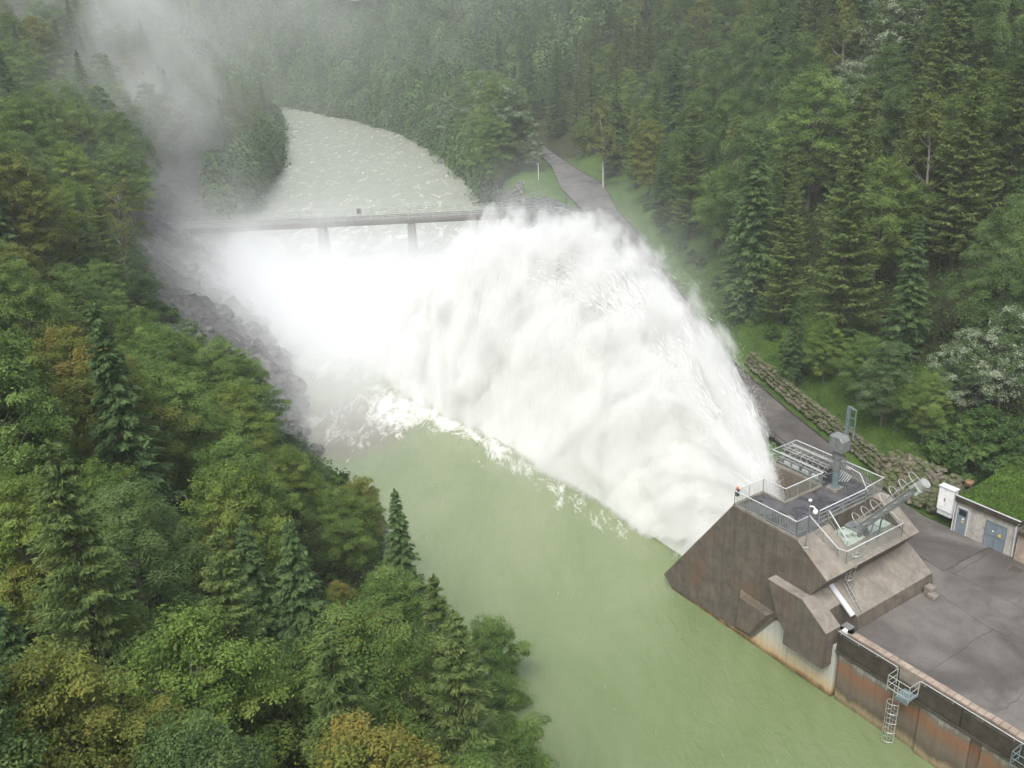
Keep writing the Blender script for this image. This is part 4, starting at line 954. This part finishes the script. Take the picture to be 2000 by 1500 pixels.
# silhouette of the near left wood against the river
SB = np.array([(0, 105), (250, 128), (400, 215), (470, 268), (540, 250), (600, 330), (650, 400), (700, 470), (740, 520), (830, 565), (900, 610), (940, 745), (1000, 800), (1110, 838), (1200, 945), (1300, 962), (1400, 985), (1500, 1040), (1800, 1150)], float)
def left_ok(x, y, z, H, Rr):
    for f_, w_ in ((1., .1), (.75, .55), (.5, .9), (.25, .9)):
        px, py, dd = pj((x, y, z + H * f_))
        if dd < 5: return False
        if px + Rr * w_ * F / dd > np.interp(py, SB[:, 0], SB[:, 1]) + 12: return False
    return True
def scatter(region, cand, keys, wts, spacing, srange, filt, seed, lim=400):
    r = np.random.default_rng(seed); pts = []; grid = {}; cnt = 0
    r.shuffle(cand)
    cell = 3.
    Hc = terrain(cand[:, 0], cand[:, 1])
    for i, (x, y) in enumerate(cand):
        z = Hc[0][i]; key = keys[r.choice(len(keys), p=np.array(wts) / sum(wts))]; s = r.uniform(*srange); H, Rc = PROTO[key][1] * s, PROTO[key][2] * s
        sp = spacing(x, y)
        gi, gj = int(x // cell), int(y // cell); k = int(sp // cell) + 1; bad = False
        for a in range(gi - k, gi + k + 1):
            for b in range(gj - k, gj + k + 1):
                for q in grid.get((a, b), ()):
                    if (q[0] - x) ** 2 + (q[1] - y) ** 2 < sp * sp: bad = True
        if bad: continue
        px, py, dd = pj((x, y, z + H)); bx, by, bd_ = pj((x, y, z))
        if dd < 15: continue
        mg = Rc * F / dd
        if px < -mg or px > 2000 + mg or by < -20 or py > 1500 + mg * .3: continue
        if not filt(x, y, z, H, Rc, Hc[1][i], Hc[2][i], Hc[3][i], px, py): continue
        grid.setdefault((gi, gj), []).append((x, y)); pts.append((x, y)); place(key, x, y, s, region, z); cnt += 1
        if cnt >= lim: break
    return pts
def jit(x0, x1, y0, y1, st, seed):
    r = np.random.default_rng(seed); X, Y = np.meshgrid(np.arange(x0, x1, st), np.arange(y0, y1, st)); return np.stack([X.ravel(), Y.ravel()], -1) + r.uniform(-st / 2, st / 2, (X.size, 2))
# ---- hero trees of the left wood (apex pixel, kind, scale, words)
HERO = [
 (180, 585, 'spruce0', .95, 'tall dark spruce with bare stem showing amid orange leaves on the left slope'),
 (205, 345, 'thin0', .95, 'thin yellowish tree with open bare limbs leaning over the misty bank'),
 (262, 590, 'larch0', .45, 'small dark pointed tree at the edge of the left wood above the bank'),
 (330, 640, 'lime0', .70, 'bright green maple at the rim of the left wood above the rocks'),
 (420, 660, 'green0', .72, 'fresh green rounded tree at the rim of the left wood'),
 (515, 760, 'spruce1', .42, 'little dark spruce poking out above the grey rocks'),
 (480, 700, 'green1', .62, 'dark twiggy tree leaning out over the grey rocks'),
 (660, 950, 'green2', .55, 'dull green shrub-like tree at the foamy eddy'),
 (770, 955, 'spruce0', .62, 'pointed dark spruce standing against the green river'),
 (700, 935, 'autumn0', .45, 'small brownish tree beside the pointed spruce at the river'),
 (640, 1225, 'larch1', .85, 'pale olive larch with feathery limbs near the bottom of the left wood'),
 (885, 1195, 'larch2', .80, 'larch with a thin bare leader against the green river'),
 (955, 1215, 'green1', .58, 'leafy tree reaching over the river, nearest the bare-topped larch'),
 (845, 1120, 'larch0', .62, 'soft olive conifer at the river edge of the left wood'),
 (1000, 1400, 'green0', .50, 'low broadleaf tree overhanging the river at the bottom edge'),
 (60, 35, 'autumn1', 1.05, 'orange-topped autumn tree at the upper left corner'),
 (20, 300, 'autumn0', 1.0, 'yellow and orange autumn tree on the left edge'),
 (120, 640, 'autumn1', .8, 'orange autumn tree left of the tall dark spruce'),
 (440, 900, 'lime1', .85, 'broad yellow-green maple in the middle of the left wood'),
 (350, 1200, 'lime0', .9, 'yellow-green maple low in the left wood'),
 (80, 1290, 'autumn0', .8, 'autumn tree with yellow and orange leaves at the lower left corner'),
 (660, 1140, 'autumn1', .35, 'tiny bright orange tree deep in the dark part of the left wood'),
 (560, 1010, 'spruce2', .7, 'blue-green spruce in the middle of the left wood'),
]
seenp = []
for px, py, key, s, lb in HERO:
    q = spot(px, py, PROTO[key][1] * s)
    if q is None: print('no spot', px, py); continue
    place(key, q[0], q[1], s, 'in the left wood', label=lb); seenp.append(q)
def clear_of(x, y, d=3.8): return all((x - a) ** 2 + (y - b) ** 2 > d * d for a, b in seenp)
print('heroes', len(TREES)); near = jit(-110, 10, 6, 150, 1.5, 3)
scatter('left wood', near, ['green0', 'green1', 'green2', 'lime0', 'lime1', 'autumn0', 'autumn1', 'spruce0', 'spruce1', 'larch0', 'larch1', 'beech0', 'pale0'],
        [3, 3, 3, 2.6, 2.4, .9, .7, 1.5, 1.2, 1.6, 1.2, 1.5, .5], lambda x, y: 3.9 + .012 * y, (.50, .95),
        lambda x, y, z, H, Rr, dl, dr, dt, px, py: dl > .5 and left_ok(x, y, z, H, Rr) and clear_of(x, y) and math.hypot(x, y) > 14 and z + H < 60 and not (y > 105 and dl < 20), 5, 320)
farl = jit(-210, -40, 150, 520, 3., 6)
scatter('misty far slope', farl, ['green0', 'green1', 'green2', 'autumn0', 'spruce0', 'spruce1', 'beech0', 'beech1', 'pale0', 'lime0', 'larch0'], [3, 3, 3, .8, 2, 2, 3, 2, 1, 1.2, 1],
        lambda x, y: 6.0 + .006 * y, (.75, 1.1), lambda x, y, z, H, Rr, dl, dr, dt, px, py: dl > (15 if y < 240 else 6 if y < 300 else 3) and dl < 75 and y < 420 and py > -110 and px > -25, 8, 260)
# ---- hero trees of the right hillside
HERO2 = [
 (1700, 165, 'larch0', 1.05, 'tall pointed larch rising out of the right hillside, second from the white birch'),
 (1838, 182, 'birch0', 1.05, 'yellowish birch with forked white stem high on the right hillside'),
 (1918, 112, 'larch1', 1.2, 'tall olive larch behind the forked white birch'),
 (1178, 195, 'birch1', 1.15, 'slender white-stemmed birch beside the road bend'),
 (1140, 110, 'pale0', .95, 'silver-leaved whitebeam above the slender roadside birch'),
 (1560, 590, 'spruce1', .50, 'small dark spruce with bare stem on the grass above the boulder wall'),
 (1620, 620, 'lime0', .52, 'bright green maple right of the small dark spruce above the wall'),
 (1740, 672, 'pale0', .64, 'silvery whitebeam in the roadside row, tallest above the green hoist column'),
 (1900, 650, 'pale1', .64, 'silvery whitebeam standing behind the shed roof'),
 (1690, 650, 'green0', .50, 'green maple between the bright maple and the silvery whitebeam'),
 (1985, 600, 'pale0', .78, 'large whitebeam at the right edge above the shed'),
 (1820, 730, 'green2', .46, 'mid-green tree between the two roadside whitebeams'),
 (940, 85, 'beech0', 1.15, 'great dark beech beside the road mouth, left of the dark track'),
 (985, 165, 'pale1', .9, 'greyish whitebeam on the strip between the road and the river'),
 (900, 150, 'green1', 1.0, 'grey-green broad tree on the strip of shore beyond the bridge'),
 (830, 215, 'green0', .55, 'small grey-green tree at the water side of the far shore strip'),
 (1060, 5, 'beech1', 1.2, 'tall layered beech directly above the dark road mouth'),
]
for px, py, key, s, lb in HERO2:
    q = spot(px, py, PROTO[key][1] * s)
    if q is None: print('no spot', px, py); continue
    place(key, q[0], q[1], s, 'on the right side', label=lb); seenp.append(q)
right = jit(0, 150, 30, 400, 2.2, 9)
def rfilt(x, y, z, H, Rr, dl, dr, dt, px, py):
    if dt < (7.5 if y < 84 else 2.6 if y < 215 else 1.8): return False
    a, b = toab(x, y)
    if a > -16 and b < 30: return False
    return clear_of(x, y, 4.2) and dt < 85 and py > -330
scatter('right hillside', right, ['green0', 'green1', 'green2', 'lime0', 'spruce0', 'spruce1', 'spruce2', 'larch0', 'larch1', 'larch2', 'beech0', 'beech1', 'pale0', 'pale1', 'birch0', 'birch1', 'autumn0'],
        [1.6, 1.6, 1.6, .9, 2.6, 2.6, 2.2, 2.8, 2.8, 2.6, 2.0, 1.8, 1.3, 1.0, .5, .5, .25], lambda x, y: 5.2 + .009 * y, (.60, 1.30), rfilt, 12, 420)
strip_ = jit(-80, 20, 205, 470, 2.5, 14)
for k, (x, y, s_, key) in enumerate(((-1.5, 222, 1.25, 'green0'), (2.5, 228, 1.35, 'pale0'), (-3, 234, 1.2, 'green1'), (3.5, 238, 1.3, 'beech0'), (-1, 244, 1.4, 'green2'), (-4.5, 252, 1.15, 'pale1'), (2.5, 250, 1.3, 'green0'), (-2.5, 262, 1.35, 'beech1'), (2, 266, 1.25, 'green1'), (-7, 266, 1.0, 'green0'), (-4, 278, 1.3, 'pale0'), (0, 284, 1.35, 'green2'), (-9, 284, 1.1, 'green1'), (-6, 296, 1.3, 'beech0'), (-1, 304, 1.3, 'green0'), (-11, 304, 1.2, 'pale1'), (-7, 318, 1.3, 'green1'))):
    place(key, x, y, s_ * 15 / PROTO[key][1], 'far shore strip'); seenp.append((x, y))

scatter('far shore strip', strip_, ['green0', 'green1', 'beech0', 'pale0', 'pale1', 'green2', 'spruce0'], [2, 2, 1.5, 2, 2, 2, 1], lambda x, y: 5.5, (.55, .95),
        lambda x, y, z, H, Rr, dl, dr, dt, px, py: dr > 2.5 and dt < 1 and (math.hypot(0, 0) == 0) and y > 218 and not (y < 300 and dr > 13) and not (abs(x - np.interp(y, [r_[1] for r_ in RL], [(a_[0] + b_[0]) / 2 for a_, b_ in zip(RL, RR)])) < 6.5 and y < 400) and clear_of(x, y, 3), 15, 120)
print('trees before bushes', len(TREES))
for px, py, s in ((1850, 835, 1.0), (1905, 850, 1.2), (1960, 840, 1.3), (1995, 820, 1.2), (1930, 800, 1.2), (1510, 640, .5), (1540, 660, .6), (1480, 610, .5), (1430, 575, .5), (1400, 540, .5), (1370, 500, .5), (1330, 470, .5), (1300, 440, .5), (1455, 590, .6), (1350, 490, .6), (1570, 690, .6), (1290, 420, .6), (1265, 395, .5), (1990, 870, 1.0)):
    q = spot(px, py, 3.2 * s)
    if q is not None: place('bush%d' % (px % 2), q[0], q[1], s, 'above the shed')
for px, py, s in ((300, 585, .7), (230, 600, .8), (330, 600, .6), (260, 560, .7), (385, 700, .6), (220, 545, .9), (600, 905, .6), (650, 925, .7), (560, 850, .5), (280, 545, .6)):
    q = spot(px, py, 3.2 * s)
    if q is not None: place('bush%d' % ((px // 10) % 2), q[0], q[1], s, 'left wood rim')

# ---- the far wood closing the valley, read as one mass
rf = np.random.default_rng(77); pieces = []; P_ = []
fc = jit(-420, 60, 330, 860, 8.5, 21); Hf = terrain(fc[:, 0], fc[:, 1])
sel = ((Hf[2] > .8) & (fc[:, 1] > 320) & ~((Hf[3] > -9) & (Hf[3] < 4) & (fc[:, 1] < 385)) | ((Hf[1] > 2) & (fc[:, 1] > 415))) & (Hf[3] < 140) & (Hf[1] < 120)
for (x, y), z, dt in zip(fc[sel], Hf[0][sel], Hf[3][sel]):
    px, py, dd = pj((x, y, z + 14)); 
    if px < -60 or px > 1500 or py < -120: continue
    if y < 400 and dt > 1 and x > -20 and False: continue
    P_.append((x, y, z))
for line, sg_ in ((densify(RB[8:], 150), 1), (densify(LB[11:], 110), -1)):
    for i in range(len(line) - 1):
        t_ = line[i + 1] - line[i]; t_ = t_ / np.linalg.norm(t_); n_ = np.array([t_[1], -t_[0]]) * sg_
        for k_ in range(2):
            q = line[i] + n_ * rf.uniform(.6, 3.2) + t_ * rf.uniform(0, 3); P_.append((q[0], q[1], hz(q[0], q[1]) - 7.))
P_ = np.array(P_); print('far wood trees', len(P_))
cs_, ds_, ns_, ts_, as_ = [], [], [], [], []
for x, y, z in P_:
    H = rf.uniform(11, 20); con = rf.random() < .35; n = 620; t = rf.uniform(.05, 1, n)
    prof = (1 - t) * 1.0 + .05 if con else np.sin(np.pi * (t * .8 + .16)) ** .7
    Rr = rf.uniform(2.6, 3.4) if con else rf.uniform(4.2, 6.2); an = rf.uniform(0, 6.28, n); lob = 1 + .25 * np.sin(an * 3 + x) * np.sin(t * 9 + y)
    rad = Rr * prof * rf.uniform(.6, 1.05, n) * lob
    c = np.stack([x + np.cos(an) * rad, y + np.sin(an) * rad, z + t * H], -1); nn = unit(np.stack([np.cos(an), np.sin(an), np.full(n, 1.1)], -1) + rf.normal(0, .5, (n, 3)))
    cs_.append(c); ns_.append(nn); ds_.append(np.cross(nn, rf.normal(0, 1, (n, 3)))); ts_.append(np.clip(rf.uniform(.1, .8) + rf.normal(0, .15, n), 0, 1)); as_.append(np.full(n, 0.))
N = sum(map(len, cs_))
o = leafmesh('far_wood', np.concatenate(cs_), np.concatenate(ds_), np.concatenate(ns_), rf.uniform(.8, 1.4, N), rf.uniform(.6, 1., N), np.concatenate(ts_), np.concatenate(as_), ML['beech'])
tag(o, 'hazy far wood closing the end of the valley', 'wood', kind='stuff')
# ---- undergrowth on both slopes
ug = jit(-95, 75, 15, 260, .9, 31); ug = ug[rf.random(len(ug)) < .75]; Hu = terrain(ug[:, 0], ug[:, 1])
ab = toab(ug[:, 0], ug[:, 1]); pr = np.array([pj((x, y, z))[:2] for (x, y), z in zip(ug, Hu[0])])
okk = (((Hu[1] > 1.5) & (ug[:, 1] < 92)) | ((Hu[1] > 15) & (ug[:, 1] >= 92)) | ((Hu[3] > 6 + 3 * fbm(ug[:, 0], ug[:, 1], .15)) & ~((ab[0] > -9) & (ab[1] < 30)))) & (pr[:, 0] > -50) & (pr[:, 0] < 2050) & (pr[:, 1] < 1600) & (pr[:, 1] > -50)
ug = ug[okk]; zu = Hu[0][okk]; idx = np.repeat(np.arange(len(ug)), 16); N = len(idx); print('undergrowth', len(ug))
c = np.stack([ug[idx, 0] + rf.normal(0, .45, N), ug[idx, 1] + rf.normal(0, .45, N), zu[idx] + rf.uniform(0, .9, N)], -1); nn = unit(rf.normal(0, .6, (N, 3)) + np.array([0, 0, 1.]))
o = leafmesh('undergrowth', c, np.cross(nn, rf.normal(0, 1, (N, 3))), nn, rf.uniform(.2, .4, N), rf.uniform(.15, .3, N), np.clip(np.repeat(rf.uniform(0, .8, len(ug)), 16) + rf.normal(0, .1, N), 0, 1), np.zeros(N), ML['bush'])
tag(o, 'low green undergrowth covering the wooded slopes', 'undergrowth', kind='stuff')
# ---- grass blades on the lawns near the shed and along the wall
gp = jit(14, 62, 44, 150, .16, 41); Hg = terrain(gp[:, 0], gp[:, 1]); ab = toab(gp[:, 0], gp[:, 1]); 
k1 = (Hg[3] > .8) & (Hg[3] < 9) & (ab[1] > 20.5); k1 &= ~((ab[0] > -3.2) & (ab[0] < 17) & (ab[1] < 27))
gp = gp[k1]; zg = Hg[0][k1]; N = len(gp); print('grass', N)
ra = rf.uniform(-2.95, 1.8, 9000); rb_ = rf.uniform(18.45, 30, 9000); rw = np.array([W(a, b, 7.80 + max(0, b - 22) * .16) for a, b in zip(ra, rb_)])
c = np.concatenate([np.stack([gp[:, 0], gp[:, 1], zg + .07], -1), rw]); N = len(c); d = rf.normal(0, .5, (N, 3)) + np.array([0, 0, 1.]); nn = rf.normal(0, 1, (N, 3)); nn[:, 2] = np.abs(nn[:, 2])
ML['grass'] = m_leaf('grass_blade', (.035, .085, .010), (.062, .130, .018), (.12, .19, .035), trans=.2)
o = leafmesh('grass', c, d, nn, rf.uniform(.15, .32, N), rf.uniform(.05, .1, N), rf.random(N), np.zeros(N), ML['grass'])
tag(o, 'short bright green grass on the verge and slope foot', 'grass', kind='stuff')

# ================================================================== the water jet
JA = np.array(jet_top_a); JZ = np.array(jet_top_z)
jca = np.array([-8.6, -14, -20, -30, -40, -60, -85]); jc = np.array([5.1, 5.5, 6.0, 6.7, 7.3, 8.0, 9.]); jw = np.array([1.8, 2.2, 2.6, 3.2, 4.0, 6.2, 7.8])
def jz(a): return np.interp(-a, -JA, JZ)
def jcen(a): return np.interp(-a, -jca, jc)
def jwid(a): return np.interp(-a, -jca, jw)
jet = T('water_jet', 'huge white arching jet of water blasting out of the outlet block into the river', 'water jet', 0, 0, 0)
def jet_surface(name, s, nu, nv, disp, mat, zmin=-.3, a0=-8.8, a1=-83.0):
    U = np.linspace(0, 1, nu); V = np.linspace(0, math.pi, nv); co = np.zeros((nu, nv, 3))
    for i, u in enumerate(U):
        a = a0 + (a1 - a0) * u; zt = jz(a) * (s if s < 1 else s); cc, ww = jcen(a), jwid(a) * s
        for j, v in enumerate(V):
            cb_, sb_ = math.cos(v), math.sin(v)
            b = cc - ww * math.copysign(abs(cb_) ** (2 / 2.4), cb_); z = zmin + (zt - zmin) * abs(sb_) ** (2 / 2.6)
            if a > -18.0:   # lower side of the young jet: it leaves the block above the water
                lift = (a + 18.0) / 9.2 * 4.2; z = max(z, 0) ; z = lift + (z) * (1 - lift / max(zt, lift + .5)) if zt > lift else z
            if disp:
                x = -a - 6; k = (1.7 * x - (z - 6)) / max(x * x, 4) * 40
                p = Vector((k * 1.6, x * .05 + z * .045, b * .30)); p2 = Vector((a * .22, b * .25, z * .16)); p3 = Vector((a * .55, b * .6, z * .22))
                n1 = mn.fractal(p, .9, 2.1, 4); n2 = mn.noise(p2); n3 = abs(mn.noise(p3)) + .5 * abs(mn.noise(p3 * 2.1))
                f_ = disp * (n1 * .8 + n2 * .9 - n3 * .9 + .3) * min(1, x / 12)
                b -= cb_ * f_ * 1.2; z += sb_ * f_ * .8 
            co[i, j] = (a, b, z)
    idx = np.arange(nu * nv).reshape(nu, nv); q_ = np.stack([idx[:-1, :-1], idx[1:, :-1], idx[1:, 1:], idx[:-1, 1:]], -1).reshape(-1, 4)
    o = raw_mesh(name, co.reshape(-1, 3), q_, mat, None, True, jet)
    return o, co
def m_jet():
    m = newmat('white_water'); g = G(m); p = g.obj()
    s = g._sep(p); x = g.math('SUBTRACT', g.math('MULTIPLY', s[0], -1), 6.); k = g.math('DIVIDE', g.math('SUBTRACT', g.math('MULTIPLY', x, 1.7), g.math('SUBTRACT', s[2], 6)), g.math('MULTIPLY', g.math('MAXIMUM', x, 2.), g.math('ADD', x, 16.)))
    n = g.noise(g.comb(g.math('MULTIPLY', k, 130.), g.math('MULTIPLY', g.math('ADD', x, s[2]), .08), g.math('MULTIPLY', s[1], .4)), 1., 5, .6, .4)
    n2 = g.noise(g.mapping(p, (1, 1, .35)), 1.2, 5, .7, 1.)
    c = g.mix(g.mapr(g.math('ADD', g.math('MULTIPLY', n, .7), g.math('MULTIPLY', n2, .3)), .40, .60), (.72, .735, .72), (.80, .815, .81))
    b = g.bsdf(c, .9, 0, .0, g.math('ADD', n, g.math('MULTIPLY', n2, .35)), .35, .5); g.out(b); return m
core, CO = jet_surface('jet_core', .74, 300, 150, .12, m_jet())
cl, _ = jet_surface('jet_spray', 1.14, 60, 40, 0, None, zmin=-.6, a0=-8.0, a1=-87.0)
# close the spray hull's open rim (along the water) and its two ends
bm = bmesh.new(); bm.from_mesh(cl.data); bmesh.ops.holes_fill(bm, edges=[e for e in bm.edges if e.is_boundary]); bmesh.ops.recalc_face_normals(bm, faces=bm.faces); bm.to_mesh(cl.data); bm.free()
def curve(g, v, xs, ys, x0, x1, ymax):
    """piecewise curve as a Float Curve node"""
    o = g.n('ShaderNodeFloatCurve'); g.put(o.inputs['Value'], g.mapr(v, x0, x1)); cv = o.mapping.curves[0]
    P = sorted([((x - x0) / (x1 - x0), y / ymax) for x, y in zip(xs, ys)])
    P = [(max(0, min(1, a)), b) for a, b in P]
    while len(cv.points) < len(P): cv.points.new(.5, .5)
    for pt, (a, b) in zip(cv.points, P): pt.location = (a, b); pt.handle_type = 'AUTO_CLAMPED'
    o.mapping.update(); return g.math('MULTIPLY', o.outputs[0], ymax)
def m_spray():
    m = newmat('spray_volume'); g = G(m); p = g.obj(); s = g._sep(p)
    na = g.math('MULTIPLY', s[0], -1)
    zt = curve(g, na, -JA, JZ, 8, 90, 30.); cc = curve(g, na, -jca, jc, 8, 90, 12.); ww = curve(g, na, -jca, jw, 8, 90, 12.)
    zt = g.math('MAXIMUM', zt, .3)
    e1 = g.math('POWER', g.math('ABSOLUTE', g.math('DIVIDE', g.math('SUBTRACT', s[1], cc), ww)), 2.4)
    e2 = g.math('POWER', g.math('MAXIMUM', g.math('DIVIDE', s[2], zt), 0.), 2.6)
    q = g.math('ADD', e1, e2)
    x = g.math('SUBTRACT', na, 6.); k = g.math('DIVIDE', g.math('SUBTRACT', g.math('MULTIPLY', x, 1.7), g.math('SUBTRACT', s[2], 6)), g.math('MULTIPLY', g.math('MAXIMUM', x, 2.), g.math('ADD', x, 16.)))
    st = g.noise(g.comb(g.math('MULTIPLY', k, 120.), g.math('MULTIPLY', g.math('ADD', x, s[2]), .10), g.math('MULTIPLY', s[1], .5)), 1., 7, .68)
    bl = g.noise(g.mapping(p, (1, 1, .42)), .31, 8, .64, .4)
    nn = g.math('ADD', g.math('MULTIPLY', g.math('SUBTRACT', st, .5), 2.1), g.math('MULTIPLY', g.math('SUBTRACT', bl, .5), 1.7))
    q2 = g.math('ADD', q, nn)
    d = g.math('MULTIPLY', g.mapr(q2, 1.08, .60, 0, 1, True), 3.2)
    v = g.n('ShaderNodeVolumePrincipled'); v.inputs['Color'].default_value = (.965, .970, .968, 1); v.inputs['Anisotropy'].default_value = .15
    g.put(v.inputs['Density'], d); g.out(None, v); m.cycles.volume_step_rate = .6; return m
cl.data.materials.append(m_spray())
# ---- flying droplets along the rim of the jet
rd = np.random.default_rng(5); N = 90000
a = -(9 + 73 * rd.random(N) ** 1.1); v = rd.uniform(.12, math.pi - .12, N); ss = 1.0 + np.abs(rd.normal(0, .07, N)) + .02
b = jcen(a) - jwid(a) * ss * np.sign(np.cos(v)) * np.abs(np.cos(v)) ** (2 / 2.4); z = jz(a) * ss * np.sin(v) ** (2 / 2.6) + rd.normal(0, .3, N)
c = np.stack([a, b, np.maximum(z, .1)], -1); kp = rd.random(N) < np.exp(-(ss - 1) * 6); c = c[kp]; N = len(c)
d = np.stack([np.full(N, -.5), np.zeros(N), np.where(c[:, 0] > -35, .5, -1.)], -1) + rd.normal(0, .4, (N, 3)); nn = rd.normal(0, 1, (N, 3))
co, q_ = leafquads(c, d, nn, rd.uniform(.03, .10, N), rd.uniform(.015, .03, N))
N2 = 130000; a2 = -(11 + 70 * rd.random(N2)); v2 = np.clip(rd.uniform(.04, math.pi - .04, N2), 0, math.pi); ss2 = 1.0 + rd.normal(-.09, .05, N2)
b2 = jcen(a2) - jwid(a2) * ss2 * np.sign(np.cos(v2)) * np.abs(np.cos(v2)) ** (2 / 2.4); z2 = np.maximum(jz(a2) * ss2 * np.sin(v2) ** (2 / 2.6), .1)
x2 = -a2 - 6; k2 = (1.7 * x2 - (z2 - 6)) / (x2 * (x2 + 16)); cn = np.sin(k2 * 90 + 2 * np.sin(b2 * .9)) + np.sin(k2 * 210 + b2 * 2.3 + 1.5 * np.sin(x2 * .4)) + .8 * np.sin(b2 * 1.7 + x2 * .5)
kp2 = (rd.random(N2) < np.clip(.35 + .45 * cn, .02, 1)) & ~((a2 > -20) & (z2 < (a2 + 20) * .42)); c2 = np.stack([a2, b2, z2], -1)[kp2]; x2 = x2[kp2]
sl = np.where(c2[:, 2] > jz(c2[:, 0]) * .8, 1.7 - .052 * x2, -2.2 - .03 * x2); sl = np.where(x2 < 12, np.maximum(sl, .4), sl)
d2 = np.stack([-np.ones(len(x2)), np.zeros(len(x2)), sl], -1) + rd.normal(0, .22, (len(x2), 3)); n2_ = np.stack([rd.normal(0, .4, len(x2)), -np.ones(len(x2)), rd.normal(.3, .4, len(x2))], -1)
co2, q2_ = leafquads(c2, d2, n2_, rd.uniform(.15, 1.0, len(x2)) ** 1.3, rd.uniform(.015, .04, len(x2)))
dm = newmat('droplet'); g = G(dm); g.out(g.bsdf((.84, .85, .84), .8, 0, .1))
dr_ = raw_mesh('droplet_spray', co, q_, dm, None, False, jet); dr_['kind'] = 'stuff'
dr_ = raw_mesh('water_strands', co2, q2_, dm, None, False, jet); dr_['kind'] = 'stuff'

# ================================================================== mist and haze
BL = [ # centre, radii, density
 ((-25, 124, 1), (17, 21, 8), .28), ((-38, 146, 1), (15, 20, 7), .16), ((-46, 154, 2), (14, 16, 6), .05), ((-20, 150, 1), (18, 16, 4), .10),
 ((-70, 164, 10), (14, 26, 11), .015), ((-60, 140, 10), (14, 30, 10), .014), ((-80, 205, 24), (16, 34, 16), .013), ((-100, 250, 44), (24, 50, 22), .0075), ((-92, 300, 60), (50, 60, 22), .0022),
 ((4, 132, 14), (8, 18, 8), .013), ((13, 112, 12), (5, 18, 8), .020), ((19, 98, 10), (5, 16, 8), .010), ((-22, 97, 0), (8, 8, 2.5), .04), ((-32, 112, 3), (7, 12, 4), .05),  ((-50, 430, 30), (170, 120, 60), .0010), ((-46, 132, 8), (10, 26, 7), .016), ((11, 74, 0), (5, 6, 2.4), .05), ((6, 82, 0), (6, 6, 2.8), .06), ((0, 91, 0), (7, 6, 2.8), .06), ((-8, 99, 0), (8, 7, 2.8), .06)]
def m_mist():
    m = newmat('drifting_spray_mist'); g = G(m); p = g.pos()
    tot = None; den = None
    for c, r, d in BL:
        l = g.vmath('LENGTH', g.vmath('DIVIDE', g.vmath('SUBTRACT', p, tuple(c)), tuple(r)))
        e = g.math('MULTIPLY', g.math('EXPONENT', g.math('MULTIPLY', g.math('MULTIPLY', l, l), -1.)), d)
        if d >= .1: den = e if den is None else g.math('ADD', den, e)
        else: tot = e if tot is None else g.math('ADD', tot, e)
    n = g.noise(g.mapping(p, (1, .7, .8), rot=(0, R(25), 0)), .045, 5, .58, .6)
    tot = g.math('MULTIPLY', tot, g.mapr(n, .40, .66, .04, 2.3, True))
    tot = g.math('ADD', tot, g.math('MULTIPLY', den, g.mapr(n, .36, .64, .25, 1.6, True)))
    tot = g.math('MAXIMUM', g.math('SUBTRACT', tot, .0004), 0.)
    v = g.n('ShaderNodeVolumePrincipled'); v.inputs['Color'].default_value = (.985, .995, 1., 1); v.inputs['Anisotropy'].default_value = .2
    g.put(v.inputs['Density'], tot); g.out(None, v); return m
mi = MB((0, 0, 0)).box(-190, 60, 74, 560, -1.5, 105).build('mist', m_mist()); tag(mi, 'white spray mist drifting off the jet over the bridge and the left slope', 'mist', kind='stuff')
hm = newmat('pale_haze'); g = G(hm); v = g.n('ShaderNodeVolumePrincipled'); v.inputs['Color'].default_value = (.93, .96, .97, 1); v.inputs['Density'].default_value = .00042; v.inputs['Anisotropy'].default_value = .1; g.out(None, v)
tag(MB((0, 0, 0)).box(-640, 440, -220, 1240, -4.2, 190).build('haze', hm), 'thin pale air filling the whole valley', 'haze', kind='stuff')
seen_l = {}
for e, px, py, dd in TREES: seen_l.setdefault(e['label'], []).append((e, px, py))
for lb, L in seen_l.items():
    if len(L) < 2: continue
    L.sort(key=lambda q: q[1])
    wd_ = {2: ('the left one', 'the right one'), 3: ('leftmost', 'middle one', 'rightmost'), 4: ('leftmost', 'second from left', 'second from right', 'rightmost')}.get(len(L)) or (['leftmost'] + [w + ' from left' for w in ('second', 'third', 'fourth', 'fifth', 'sixth', 'seventh', 'eighth', 'ninth', 'tenth', 'eleventh', 'twelfth', 'thirteenth', 'fourteenth', 'fifteenth', 'sixteenth')])[:len(L)]
    if len(wd_) == len(L):
        for (e, _, _), w_ in zip(L, wd_): e['label'] = f'{lb}, {w_}'
print('objects', len(SC.objects), 'trees', len(TREES))
